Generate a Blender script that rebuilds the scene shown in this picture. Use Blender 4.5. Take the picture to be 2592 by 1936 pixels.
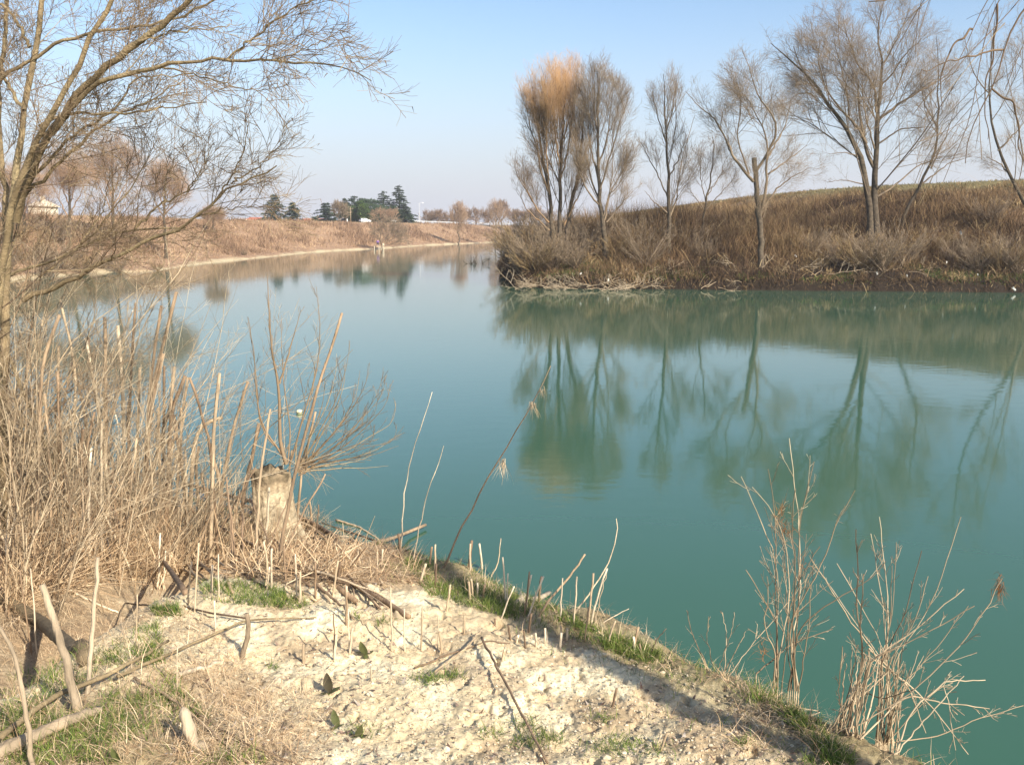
import bpy, math, random
import numpy as np
from mathutils import Vector
# ------------------------------------------------------------------ camera, world, sun, exposure
S = bpy.context.scene
for o in list(bpy.data.objects): bpy.data.objects.remove(o)
COL = S.collection
W_, H_, F_ = 2592.0, 1936.0, 2338.0          # the photograph's pixels and its focal length in pixels
CAMZ, HOR = 4.6, 580.0
PITCH = math.atan((H_/2-HOR)/F_)
cd = bpy.data.cameras.new('camera'); cam = bpy.data.objects.new('camera', cd); COL.objects.link(cam)
cam.location = (0, 0, CAMZ); cam.rotation_euler = (math.pi/2-PITCH, 0, 0)
cd.sensor_width = 36; cd.lens = F_/W_*36; cd.clip_start = 0.05; cd.clip_end = 8000
S.camera = cam
SUN_EL = math.radians(33); SX, SY = 0.65, -0.76
wd = bpy.data.worlds.new('World'); S.world = wd; wd.use_nodes = True
nt = wd.node_tree; bg = nt.nodes['Background']
sk = nt.nodes.new('ShaderNodeTexSky'); sk.sky_type = 'NISHITA'; sk.sun_disc = False
sk.sun_elevation = SUN_EL; sk.sun_rotation = math.atan2(SX, SY)
sk.air_density = 1.0; sk.dust_density = 1.4; sk.ozone_density = 2.2; sk.altitude = 0
tcw = nt.nodes.new('ShaderNodeTexCoord'); sxyz = nt.nodes.new('ShaderNodeSeparateXYZ'); nt.links.new(tcw.outputs['Generated'], sxyz.inputs[0])
hz = nt.nodes.new('ShaderNodeMapRange'); hz.interpolation_type = 'SMOOTHSTEP'; hz.inputs[1].default_value = -.02; hz.inputs[2].default_value = .24; hz.inputs[3].default_value = .92; hz.inputs[4].default_value = 0; nt.links.new(sxyz.outputs[2], hz.inputs[0])
hm = nt.nodes.new('ShaderNodeMix'); hm.data_type = 'RGBA'; nt.links.new(hz.outputs[0], hm.inputs[0]); nt.links.new(sk.outputs[0], hm.inputs[6]); hm.inputs[7].default_value = (3.55, 3.62, 4.15, 1)
nt.links.new(hm.outputs[2], bg.inputs[0]); bg.inputs[1].default_value = 0.11
sl = bpy.data.lights.new('sun', 'SUN'); sl.energy = 5.0; sl.angle = math.radians(0.5); sl.color = (1, 0.91, 0.76)
so = bpy.data.objects.new('sun', sl); COL.objects.link(so)
so.rotation_euler = Vector((SX*math.cos(SUN_EL), SY*math.cos(SUN_EL), math.sin(SUN_EL))).to_track_quat('Z', 'Y').to_euler()
S.view_settings.view_transform = 'Standard'; S.view_settings.look = 'None'
S.view_settings.exposure = 0.85; S.view_settings.gamma = 1
S.render.engine = 'CYCLES'
try:
    S.cycles.max_bounces = 6; S.cycles.volume_bounces = 0
except Exception: pass
rng = np.random.default_rng(7); random.seed(7)

# ------------------------------------------------------------------ helpers
cp, sp = math.cos(PITCH), math.sin(PITCH)
def rays(px, py):
    px = np.asarray(px, float); py = np.asarray(py, float)
    a = (px-W_/2)/F_; b = (H_/2-py)/F_
    return np.stack([a, cp+b*sp, -sp+b*cp], -1)
def pt(px, py, D):
    r = rays(px, py); D = np.asarray(D, float)
    return np.array([0, 0, CAMZ])+r*(D/r[..., 1])[..., None]
def onz(px, py, z=0.0):
    r = rays(px, py); return np.array([0, 0, CAMZ])+r*((z-CAMZ)/r[..., 2])[..., None]
def _h(i, j, s):
    n = (i*374761393+j*668265263+s*1274126177) & 0x7fffffff
    n = ((n ^ (n >> 13))*1103515245+12345) & 0x7fffffff
    n = ((n ^ (n >> 15))*1274126177) & 0x7fffffff
    return (n ^ (n >> 12)).astype(float)/0x7fffffff
def vn(x, y, s=0):
    xi = np.floor(x).astype(np.int64); yi = np.floor(y).astype(np.int64)
    u = x-xi; v = y-yi; u = u*u*(3-2*u); v = v*v*(3-2*v)
    return (_h(xi, yi, s)*(1-u)+_h(xi+1, yi, s)*u)*(1-v)+(_h(xi, yi+1, s)*(1-u)+_h(xi+1, yi+1, s)*u)*v
def fbm(x, y, s=0, o=4):
    t = 0; a = .5
    for k in range(o): t = t+a*vn(x*2**k+k*17.3, y*2**k-k*9.1, s+k); a *= .5
    return t
def seg_dist(x, y, pl):
    d = np.full(x.shape, 1e9)
    for (ax, ay), (bx, by) in zip(pl[:-1], pl[1:]):
        dx, dy = bx-ax, by-ay; L = dx*dx+dy*dy
        t = np.clip(((x-ax)*dx+(y-ay)*dy)/L, 0, 1)
        d = np.minimum(d, np.hypot(x-ax-t*dx, y-ay-t*dy))
    return d
def inside(x, y, pg):
    c = np.zeros(x.shape, bool); n = len(pg)
    for i in range(n):
        (ax, ay), (bx, by) = pg[i], pg[(i+1) % n]
        if ay == by: continue
        m = (ay > y) != (by > y)
        c ^= m & (x < (bx-ax)*(y-ay)/(by-ay)+ax)
    return c
def sm(t): t = np.clip(t, 0, 1); return t*t*(3-2*t)

# ------------------------------------------------------------------ land shape
SHA = [(4000, -1500), (60, -34), (9, -7), (5.4, .05), (3.64, 2.91), (2.74, 4.16), (1.98, 5.34), (0.88, 6.65), (-0.5, 8.15), (-1.3, 9.6), (-1.95, 11.2), (-2.6, 11.9),
       (-3.6, 11.9), (-4.4, 12.5), (-6.6, 15.5), (-11, 20), (-20, 27), (-60, 42), (-400, 60)]
PGA = SHA+[(-4000, 60), (-4000, -4000), (4000, -4000)]
def wl(px, py): p = onz(px, py); return (float(p[0]), float(p[1]))
SHB = [(-700, 60), (-120, 70), wl(-180, 728), wl(0, 713), wl(150, 699), wl(270, 690), wl(390, 687), wl(490, 671), wl(600, 659), wl(700, 649), wl(781, 640), wl(870, 634),
       wl(962, 630), wl(1070, 622), wl(1160, 618), wl(1269, 613), (8, 420), (60, 600), (400, 900), (4000, 1500)]
PGB = SHB+[(4000, 4000), (-4000, 4000), (-4000, 60)]
SHC = [(4000, 10), (300, 45), (80, 61), wl(2592, 741), wl(2100, 737), wl(1700, 733), wl(1420, 731), wl(1306, 727), wl(1268, 700), wl(1262, 672), (-1.5, 127), (1, 180), (8, 260), (20, 380), (70, 520), (400, 800), (4000, 1300)]
PGC = SHC
CRC = [(400, 60), (90, 74), (62, 81), (48, 88), (41.5, 97), (37.8, 107), (36, 125), (35.4, 150), (34.5, 205), (34, 300), (60, 450), (400, 700), (3000, 1100)]
def H(x, y, micro=True):
    x = np.asarray(x, float); y = np.asarray(y, float)
    z = np.full(x.shape, -2.0)
    # near bank
    d = seg_dist(x, y, SHA)*np.where(inside(x, y, PGA), 1, -1)
    left = sm((-0.6-x)/2.2)
    G = 3.0-0.10*np.clip(y, -3, 30)-0.05*np.clip(-x-1, 0, 6)+.12*np.exp(-((x+1.6)**2/1.2+(y-4.9)**2/.8))
    G = G+.55*np.exp(-((x+2.8)**2/.5+(y-10.5)**2/.5))
    slope = 1.7*(1-left)+0.42*left
    Sd = np.where(d > 0, d*slope, d*0.9)+.62*np.exp(-((x+2.7)**2/.45+(y-10.25)**2/.5))
    k = 0.25
    h_ = np.clip(.5+.5*(Sd-G)/k, 0, 1)
    A = Sd*(1-h_)+G*h_-k*h_*(1-h_)
    near = np.exp(-np.hypot(x, y)/25)
    if micro:
        A = A+near*np.where(d > -.5, 1, 0)*((fbm(x*1.7, y*1.7, 3, 3)-.45)*.16+(fbm(x*4.2, y*3.6, 4, 2)-.37)*.07+(fbm(x*9, y*9, 5, 3)-.45)*.045
             - .030*sm((fbm(x*16+3, y*13, 11, 2)-.50)*7)+.016*(vn(x*45, y*45, 8)-.5)+.007*(vn(x*110, y*110, 9)-.5))
        rut = np.sin(9*(y+.35*x)+3*fbm(x*1.5, y*1.5, 31, 2)); A = A+.012*rut*near
    z = np.maximum(z, A)
    # far levee
    d = seg_dist(x, y, SHB)*np.where(inside(x, y, PGB), 1, -1)
    B = np.where(d < 0, d*.5, 0)
    B = np.where(d >= 0, np.minimum(d*.22, .28)+6.37*sm((d-.3)/27)**.9+.6*(fbm(x*.15, y*.15, 21, 2)-.4)*sm(d/6)*(1-sm((d-20)/6)), B)
    B = np.where(d > 40, 6.65-2.9*sm((d-40)/14), B)
    z = np.maximum(z, B)
    # right bank
    d = seg_dist(x, y, SHC)*np.where(inside(x, y, PGC), 1, -1)
    Cz = np.where(d < 0, d*.8, 0.75*sm(d/.5)+0.4*sm(d/2)+2.6*sm((d-.5)/11)+(.5*(fbm(x*.35, y*.35, 41, 3)-.45))*sm(d/2))
    dc = seg_dist(x, y, CRC)
    Cz = np.where(d > 1, Cz+(9.05-Cz)*sm((20-dc)/18)*sm((d-1)/8), Cz)
    z = np.maximum(z, Cz)
    return z
GRID = {}
def Hm(x, y):
    a = np.mod(np.arctan2(x, y)-ang[0], 2*math.pi)+ang[0]; r = np.hypot(x, y)
    ai = np.interp(a, np.r_[ang, ang[0]+2*math.pi], np.arange(len(ang)+1)); ri = np.interp(r, rad, np.arange(len(rad)))
    a0 = np.minimum(ai.astype(int), len(ang)-1); r0 = np.minimum(ri.astype(int), len(rad)-2); fa = ai-a0; fr = ri-r0; a1 = (a0+1) % len(ang)
    return (GZ[a0, r0]*(1-fr)+GZ[a0, r0+1]*fr)*(1-fa)+(GZ[a1, r0]*(1-fr)+GZ[a1, r0+1]*fr)*fa
def gnd(px, py, back=0.0):
    r = rays(np.atleast_1d(px), np.atleast_1d(py)); r = r/np.linalg.norm(r, axis=1)[:, None]
    t = np.full(len(r), 1.2); done = np.zeros(len(r), bool)
    for k in range(400):
        p = np.array([0, 0, CAMZ])+r*t[:, None]
        g = p[:, 2]-np.maximum(Hm(p[:, 0], p[:, 1]), -.02)
        done |= g < .004
        t = np.where(done, t, t+np.maximum(g*.5, .004)+t*.0005)
        if done.all(): break
    return np.array([0, 0, CAMZ])+r*(t-back)[:, None]

# ------------------------------------------------------------------ object bookkeeping
def tag(o, label=None, cat=None, group=None, kind=None):
    if label: o['label'] = label
    if cat: o['category'] = cat
    if group: o['group'] = group
    if kind: o['kind'] = kind
    return o
def empty(name, loc, label, cat, group=None):
    o = bpy.data.objects.new(name, None); COL.objects.link(o); o.location = tuple(float(v) for v in loc); o.empty_display_size = .2
    return tag(o, label, cat, group)
def link(name, me, mat, parent=None):
    o = bpy.data.objects.new(name, me); COL.objects.link(o)
    if mat is not None and len(me.materials) == 0: me.materials.append(mat)
    if parent is not None:
        o.parent = parent; o.matrix_parent_inverse.identity()
        o.location = tuple(-v for v in parent.location)
        if True:                                   # meshes are authored in world space: move their points to the thing's base
            c = np.empty(len(me.vertices)*3); me.vertices.foreach_get('co', c)
            c = c.reshape(-1, 3)-np.array(parent.location[:]); me.vertices.foreach_set('co', c.ravel()); o.location = (0, 0, 0)
    return o
def mesh_np(name, V, Fq, tint=None, smooth=True, col=None):
    """V (n,3); Fq list of int arrays (m,k)"""
    me = bpy.data.meshes.new(name); V = np.ascontiguousarray(V, dtype=np.float32)
    me.vertices.add(len(V)); me.vertices.foreach_set('co', V.ravel())
    Fq = [f for f in Fq if len(f)]
    tot = sum(len(f) for f in Fq); lt = sum(f.size for f in Fq)
    me.loops.add(lt); me.polygons.add(tot)
    me.loops.foreach_set('vertex_index', np.concatenate([f.ravel() for f in Fq]).astype(np.int32))
    ls = []; c = 0
    for f in Fq: ls.append(c+np.arange(len(f))*f.shape[1]); c += f.size
    me.polygons.foreach_set('loop_start', np.concatenate(ls).astype(np.int32))
    me.polygons.foreach_set('use_smooth', np.full(tot, smooth))
    if tint is not None:
        a = me.attributes.new('tint', 'FLOAT', 'POINT'); a.data.foreach_set('value', np.asarray(tint, np.float32))
    if col is not None:
        a = me.attributes.new('col', 'FLOAT_COLOR', 'POINT'); a.data.foreach_set('color', np.ascontiguousarray(col, np.float32).ravel())
    me.update(calc_edges=True)
    return me
class MB:
    def __init__(s): s.V = []; s.F = []; s.T = []; s.n = 0
    def add(s, V, F, t=0.5):
        V = np.asarray(V, float).reshape(-1, 3); s.V.append(V)
        for f in (F if isinstance(F, list) else [F]): s.F.append(np.asarray(f, int)+s.n)
        s.T.append(np.broadcast_to(np.asarray(t, float).ravel() if np.ndim(t) else np.float64(t), (len(V),)).copy()); s.n += len(V)
    def tubes(s, P, R, k=5, tint=.5, cap=False):
        """P (M,N,3), R (M,N)"""
        P = np.asarray(P, float); R = np.asarray(R, float)
        if P.ndim == 2: P = P[None]; R = R[None]
        M, N = P.shape[:2]
        if M == 0: return
        T = np.empty_like(P); T[:, 1:-1] = P[:, 2:]-P[:, :-2]; T[:, 0] = P[:, 1]-P[:, 0]; T[:, -1] = P[:, -1]-P[:, -2]
        T /= np.linalg.norm(T, axis=2, keepdims=True)+1e-9
        ov = P[:, -1]-P[:, 0]; ov /= np.linalg.norm(ov, axis=1, keepdims=True)+1e-9
        ax = np.eye(3)[np.argmin(np.abs(ov), axis=1)]
        A = np.cross(T, ax[:, None, :]); A /= np.linalg.norm(A, axis=2, keepdims=True)+1e-9
        B = np.cross(T, A)
        an = np.arange(k)*2*math.pi/k
        V = P[:, :, None, :]+R[:, :, None, None]*(A[:, :, None, :]*np.cos(an)[None, None, :, None]+B[:, :, None, :]*np.sin(an)[None, None, :, None])
        base = (np.arange(M)*N*k)[:, None, None]; i = (np.arange(N-1)*k)[None, :, None]; j = np.arange(k)[None, None, :]; j2 = (j+1) % k
        q = np.stack([base+i+j, base+i+j2, base+i+k+j2, base+i+k+j], -1).reshape(-1, 4)
        F = [q]
        if cap:
            e = (np.arange(M)*N*k)[:, None]+(N-1)*k+np.arange(k)[None, :]; F.append(e)
            e = (np.arange(M)*N*k)[:, None]+np.arange(k)[None, ::-1]; F.append(e)
        t = np.asarray(tint, float)
        if t.ndim == 0: t = np.full((M, N), t)
        elif t.ndim == 1: t = np.repeat(t[:, None], N, 1)
        s.add(V.reshape(-1, 3), F, np.repeat(t[:, :, None], k, 2).ravel())
    def blades(s, pos, dirv, length, width, droop, nseg=3, tint=.5, taper=True, rr=None):
        rr = rr or rng; M = len(pos); P = np.empty((M, nseg+1, 3)); P[:, 0] = pos; d = dirv/np.linalg.norm(dirv, axis=1, keepdims=True)
        st = (np.asarray(length)/nseg)[:, None]
        for k in range(nseg):
            P[:, k+1] = P[:, k]+d*st; d = d+np.array([0, 0, -1.0])*np.asarray(droop).reshape(-1, 1)+rr.normal(0, .06, (M, 3)); d /= np.linalg.norm(d, axis=1, keepdims=True)
        ya = rr.uniform(0, 2*math.pi, M); sd = np.stack([np.cos(ya), np.sin(ya), np.zeros(M)], 1)
        w = np.linspace(1, .12 if taper else .8, nseg+1)[None, :, None]*np.asarray(width).reshape(-1, 1, 1)*.5
        V = np.stack([P-sd[:, None]*w, P+sd[:, None]*w], 2)
        b = (np.arange(M)*(nseg+1)*2)[:, None]; i = (np.arange(nseg)*2)[None]
        q = np.stack([b+i, b+i+1, b+i+3, b+i+2], -1).reshape(-1, 4)
        t = np.asarray(tint, float); t = np.repeat(np.broadcast_to(t, (M,)), (nseg+1)*2)
        s.add(V.reshape(-1, 3), [q], t)
    def box(s, c, sz, t=.5, rz=0, taper=1.0):
        x, y, z = [v/2 for v in sz]; k = taper
        V = np.array([(-x, -y, -z), (x, -y, -z), (x, y, -z), (-x, y, -z), (-x*k, -y*k, z), (x*k, -y*k, z), (x*k, y*k, z), (-x*k, y*k, z)])
        cs, sn = math.cos(rz), math.sin(rz)
        V = np.stack([V[:, 0]*cs-V[:, 1]*sn, V[:, 0]*sn+V[:, 1]*cs, V[:, 2]], 1)+np.array(c)
        s.add(V, [np.array([(0, 3, 2, 1), (4, 5, 6, 7), (0, 1, 5, 4), (1, 2, 6, 5), (2, 3, 7, 6), (3, 0, 4, 7)])], t)
    def build(s, name, mat, parent=None, smooth=True):
        me = mesh_np(name, np.concatenate(s.V), group_faces(s.F), np.concatenate(s.T), smooth)
        return link(name, me, mat, parent)
def group_faces(F):
    d = {}
    for f in F:
        if len(f): d.setdefault(f.shape[1], []).append(f)
    return [np.concatenate(v) for v in d.values()]
def copy_tree(o, parent=None):
    c = o.copy(); COL.objects.link(c); c.parent = parent
    for ch in list(o.children): copy_tree(ch, c)
    return c

# ------------------------------------------------------------------ materials
def mat_ramp(name, stops, rough=.85, nscale=8, namt=.35, bump=0.0, bscale=60, spec=.3, sx=1, trans=0.0):
    m = bpy.data.materials.new(name); m.use_nodes = True; n = m.node_tree.nodes; l = m.node_tree.links
    b = n['Principled BSDF']; b.inputs['Roughness'].default_value = rough; b.inputs['Specular IOR Level'].default_value = spec
    at = n.new('ShaderNodeAttribute'); at.attribute_name = 'tint'
    r = n.new('ShaderNodeValToRGB'); e = r.color_ramp.elements
    while len(e) < len(stops): e.new(.5)
    for k, (p, c) in enumerate(stops): e[k].position = p; e[k].color = (*c, 1)
    l.new(at.outputs['Fac'], r.inputs[0])
    tc = n.new('ShaderNodeTexCoord'); mp = n.new('ShaderNodeMapping'); mp.inputs['Scale'].default_value = (1, 1, sx); l.new(tc.outputs['Object'], mp.inputs[0])
    no = n.new('ShaderNodeTexNoise'); no.inputs['Scale'].default_value = nscale; no.inputs['Detail'].default_value = 4; l.new(mp.outputs[0], no.inputs[0])
    mr = n.new('ShaderNodeMapRange'); mr.inputs[1].default_value = .3; mr.inputs[2].default_value = .7; mr.inputs[3].default_value = 1-namt; mr.inputs[4].default_value = 1+namt
    l.new(no.outputs[0], mr.inputs[0])
    mx = n.new('ShaderNodeVectorMath'); mx.operation = 'SCALE'; l.new(r.outputs[0], mx.inputs[0]); l.new(mr.outputs[0], mx.inputs['Scale'])
    l.new(mx.outputs[0], b.inputs['Base Color'])
    if bump:
        n2 = n.new('ShaderNodeTexNoise'); n2.inputs['Scale'].default_value = bscale; n2.inputs['Detail'].default_value = 5; l.new(mp.outputs[0], n2.inputs[0])
        bp = n.new('ShaderNodeBump'); bp.inputs['Strength'].default_value = bump; bp.inputs['Distance'].default_value = .02; l.new(n2.outputs[0], bp.inputs['Height']); l.new(bp.outputs[0], b.inputs['Normal'])
    if trans:
        tr = n.new('ShaderNodeBsdfTranslucent'); l.new(mx.outputs[0], tr.inputs[0]); ms = n.new('ShaderNodeMixShader'); ms.inputs[0].default_value = trans
        l.new(b.outputs[0], ms.inputs[1]); l.new(tr.outputs[0], ms.inputs[2]); l.new(ms.outputs[0], n['Material Output'].inputs[0])
    return m
def flat(name, c, rough=.5, metal=0, spec=.5): 
    m = mat_ramp(name, [(0, c), (1, c)], rough, 3, .06, spec=spec); m.node_tree.nodes['Principled BSDF'].inputs['Metallic'].default_value = metal; return m
M_bark = mat_ramp('willow_bark', [(0, (.035, .027, .020)), (.5, (.085, .066, .046)), (1, (.17, .14, .095))], .9, 5, .4, .8, 40)
M_barkn = mat_ramp('lichen_bark', [(0, (.10, .075, .045)), (.5, (.23, .175, .10)), (1, (.34, .30, .17))], .9, 6, .45, .8, 55)
M_twig = mat_ramp('bare_twigs', [(0, (.09, .066, .046)), (.5, (.20, .15, .10)), (1, (.34, .26, .18))], .9, 1, .2)
M_twigo = mat_ramp('golden_twigs', [(0, (.07, .052, .036)), (.35, (.20, .14, .085)), (.65, (.38, .235, .12)), (1, (.60, .38, .20))], .9, 1, .15)
M_twigf = mat_ramp('far_tan_twigs', [(0, (.17, .115, .075)), (.5, (.32, .215, .14)), (1, (.48, .33, .22))], .9, 1, .2)
M_twign = mat_ramp('near_twigs', [(0, (.10, .068, .045)), (.5, (.22, .155, .095)), (1, (.36, .29, .17))], .85, 3, .25)
M_stem = mat_ramp('dry_stems', [(0, (.07, .048, .032)), (.45, (.29, .215, .135)), (1, (.54, .44, .30))], .8, 9, .3)
M_straw = mat_ramp('dead_straw', [(0, (.16, .095, .050)), (.35, (.34, .225, .130)), (.7, (.52, .38, .23)), (1, (.70, .56, .38))], .75, 6, .25)
M_cane = mat_ramp('dead_cane', [(0, (.085, .055, .036)), (.4, (.25, .17, .105)), (.75, (.43, .33, .215)), (1, (.66, .56, .41))], .75, 12, .42, .5, 90, sx=.15)
M_grass = mat_ramp('green_grass', [(0, (.045, .085, .018)), (.5, (.13, .20, .035)), (1, (.27, .30, .075))], .6, 5, .25, trans=.3)
M_scrubB = mat_ramp('far_scrub', [(0, (.13, .08, .05)), (.5, (.285, .185, .115)), (1, (.44, .33, .20))], .95, .25, .2)
M_scrubC = mat_ramp('bank_scrub', [(0, (.050, .032, .020)), (.35, (.155, .095, .050)), (.7, (.275, .190, .095)), (1, (.44, .34, .19))], .95, .35, .35)
M_dead = mat_ramp('bleached_wood', [(0, (.14, .10, .065)), (.5, (.32, .25, .17)), (1, (.54, .46, .34))], .85, 12, .4, .6, 60, sx=.2)
M_stump = mat_ramp('stump_wood', [(0, (.06, .048, .028)), (.45, (.25, .19, .12)), (1, (.45, .37, .25))], .95, 14, .45, 1.0, 35)
M_leaf = mat_ramp('dead_leaves', [(0, (.09, .05, .035)), (.5, (.22, .15, .11)), (1, (.42, .36, .30))], .8, 20, .3)
M_dock = mat_ramp('dock_leaf', [(0, (.055, .045, .025)), (1, (.11, .125, .045))], .55, 30, .3, trans=.2)
M_clod = mat_ramp('soil_clod', [(0, (.34, .27, .18)), (1, (.62, .53, .39))], .95, 30, .15)
M_conif = mat_ramp('conifer_needles', [(0, (.018, .035, .022)), (.5, (.045, .075, .040)), (1, (.11, .15, .07))], .9, .5, .3)
M_pine = mat_ramp('pine_needles', [(0, (.025, .050, .015)), (.5, (.06, .10, .028)), (1, (.13, .17, .05))], .9, .5, .3)
M_white = flat('white_paint', (.80, .80, .80), .3)
M_glass = flat('dark_glass', (.02, .022, .025), .1)
M_rubber = flat('tyre_rubber', (.025, .025, .025), .8)
M_red = flat('red_lens', (.35, .02, .02), .3)
M_metal = flat('zinc_steel', (.62, .63, .64), .5, .3)
M_roof = mat_ramp('clay_roof', [(0, (.36, .10, .06)), (1, (.48, .16, .09))], .9, 2, .2)
M_cream = flat('cream_wall', (.72, .62, .48), .9)
M_skin = flat('skin', (.50, .30, .21), .6)
M_purple = flat('purple_jacket', (.16, .08, .30), .9)
M_navy = flat('dark_trousers', (.03, .03, .05), .9)
M_litter = flat('white_plastic', (.62, .61, .57), .5)
M_blue = flat('blue_plastic', (.08, .22, .42), .5)

# ------------------------------------------------------------------ ground sheet
NA = 900
ang = np.concatenate([np.linspace(-math.radians(36), math.radians(36), NA), np.linspace(math.radians(36), math.radians(324), 62)[1:-1]])
rad = np.concatenate([[0.02, .5, 1.0, 1.5], np.linspace(1.9, 9, 520), np.geomspace(9, 420, 480)[1:], np.geomspace(420, 4000, 40)[1:]])
AA, RR = np.meshgrid(ang, rad, indexing='ij')
GX = (np.sin(AA)*RR); GY = (np.cos(AA)*RR)
GZ = H(GX, GY)
nA, nR = GX.shape
def terrain_col(x, y, z):
    n1 = fbm(x*.9, y*.9, 61, 4); n2 = fbm(x*6, y*6, 62, 3); n3 = fbm(x*.08, y*.08, 63, 4)
    soil = np.array([.57, .465, .295]); pale = np.array([.68, .59, .40]); tan = np.array([.38, .27, .165]); green = np.array([.09, .12, .035])
    def mix(a, b, t): return a*(1-t[..., None])+b*t[..., None]
    c = mix(np.broadcast_to(soil, x.shape+(3,)), pale, sm((n2-.35)*4))
    c = mix(c, tan, sm((n1-.50)*6)*.55); c = mix(c, tan*.9, sm((fbm(x*3.1+7, y*3.1, 64, 4)-.53)*9)*.6)
    # darker litter soil among the reeds, mossy lower left corner and grassy lip
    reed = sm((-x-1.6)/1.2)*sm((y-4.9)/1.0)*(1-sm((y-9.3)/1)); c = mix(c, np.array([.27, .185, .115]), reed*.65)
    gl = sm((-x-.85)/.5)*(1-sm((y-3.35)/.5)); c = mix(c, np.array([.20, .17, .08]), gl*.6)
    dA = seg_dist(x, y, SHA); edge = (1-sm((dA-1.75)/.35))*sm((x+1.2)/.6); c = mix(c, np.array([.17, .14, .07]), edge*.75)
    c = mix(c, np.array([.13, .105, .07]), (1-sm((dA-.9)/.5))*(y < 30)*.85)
    far = (y > 30)
    dB = seg_dist(x, y, SHB)*np.where(inside(x, y, PGB), 1, -1)
    cb = mix(np.broadcast_to(np.array([.46, .375, .24]), x.shape+(3,)), np.array([.30, .195, .125]), sm((dB-.2-3.2*(fbm(x*.25, y*.25, 66, 3)-.36))/1.1))
    cb = mix(cb, np.array([.40, .31, .17]), sm((dB-23)/5)); cb = mix(cb, np.array([.17, .16, .07]), sm((dB-38)/8))
    c = np.where((far & (dB > -6))[..., None], cb, c)
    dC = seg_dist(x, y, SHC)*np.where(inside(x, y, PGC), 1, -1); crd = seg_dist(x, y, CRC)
    cc = mix(np.broadcast_to(np.array([.026, .019, .014]), x.shape+(3,)), np.array([.055, .070, .022]), sm((dC-.6)/.8)*sm((n3*0+fbm(x*.3, y*.3, 71, 3)-.38)*8))  # wet mud at the waterline, its colour darkened to imitate a shaded undercut
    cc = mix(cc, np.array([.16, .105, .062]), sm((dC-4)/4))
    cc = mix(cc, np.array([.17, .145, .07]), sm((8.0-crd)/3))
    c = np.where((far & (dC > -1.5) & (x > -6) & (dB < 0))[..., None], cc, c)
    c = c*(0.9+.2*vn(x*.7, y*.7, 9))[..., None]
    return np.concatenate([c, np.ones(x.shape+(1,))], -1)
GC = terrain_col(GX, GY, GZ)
ii = np.arange(nA)[:, None]; jj = np.arange(nR-1)[None]; i2 = (ii+1) % nA
Fg = np.stack([ii*nR+jj, ii*nR+jj+1, i2*nR+jj+1, i2*nR+jj], -1).reshape(-1, 4)[:, ::-1]
Vg = np.stack([GX, GY, GZ], -1).reshape(-1, 3)
Fi = (np.arange(nA)*nR)[None, :]
gm = bpy.data.materials.new('bank_soil'); gm.use_nodes = True; n = gm.node_tree.nodes; l = gm.node_tree.links
b = n['Principled BSDF']; b.inputs['Roughness'].default_value = .95; b.inputs['Specular IOR Level'].default_value = .15
at = n.new('ShaderNodeAttribute'); at.attribute_name = 'col'
tc = n.new('ShaderNodeTexCoord')
n1 = n.new('ShaderNodeTexNoise'); n1.inputs['Scale'].default_value = 38; n1.inputs['Detail'].default_value = 6; n1.inputs['Roughness'].default_value = .65; l.new(tc.outputs['Object'], n1.inputs[0])
mr = n.new('ShaderNodeMapRange'); mr.inputs[1].default_value = .34; mr.inputs[2].default_value = .62; mr.inputs[3].default_value = .78; mr.inputs[4].default_value = 1.12; l.new(n1.outputs[0], mr.inputs[0])
n3 = n.new('ShaderNodeTexNoise'); n3.inputs['Scale'].default_value = .6; n3.inputs['Detail'].default_value = 6; l.new(tc.outputs['Object'], n3.inputs[0])
mr3 = n.new('ShaderNodeMapRange'); mr3.inputs[1].default_value = .3; mr3.inputs[2].default_value = .7; mr3.inputs[3].default_value = .82; mr3.inputs[4].default_value = 1.15; l.new(n3.outputs[0], mr3.inputs[0])
mm = n.new('ShaderNodeMath'); mm.operation = 'MULTIPLY'; l.new(mr.outputs[0], mm.inputs[0]); l.new(mr3.outputs[0], mm.inputs[1])
vm = n.new('ShaderNodeVectorMath'); vm.operation = 'SCALE'; l.new(at.outputs['Color'], vm.inputs[0]); l.new(mm.outputs[0], vm.inputs['Scale']); l.new(vm.outputs[0], b.inputs['Base Color'])
n2 = n.new('ShaderNodeTexNoise'); n2.inputs['Scale'].default_value = 55; n2.inputs['Detail'].default_value = 8; n2.inputs['Roughness'].default_value = .7; l.new(tc.outputs['Object'], n2.inputs[0])
bp = n.new('ShaderNodeBump'); bp.inputs['Strength'].default_value = .7; bp.inputs['Distance'].default_value = .014; l.new(n2.outputs[0], bp.inputs['Height']); l.new(bp.outputs[0], b.inputs['Normal'])
go = link('ground', mesh_np('ground', Vg, [Fg, Fi], None, True, GC.reshape(-1, 4)), gm); tag(go, kind='structure')

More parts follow.
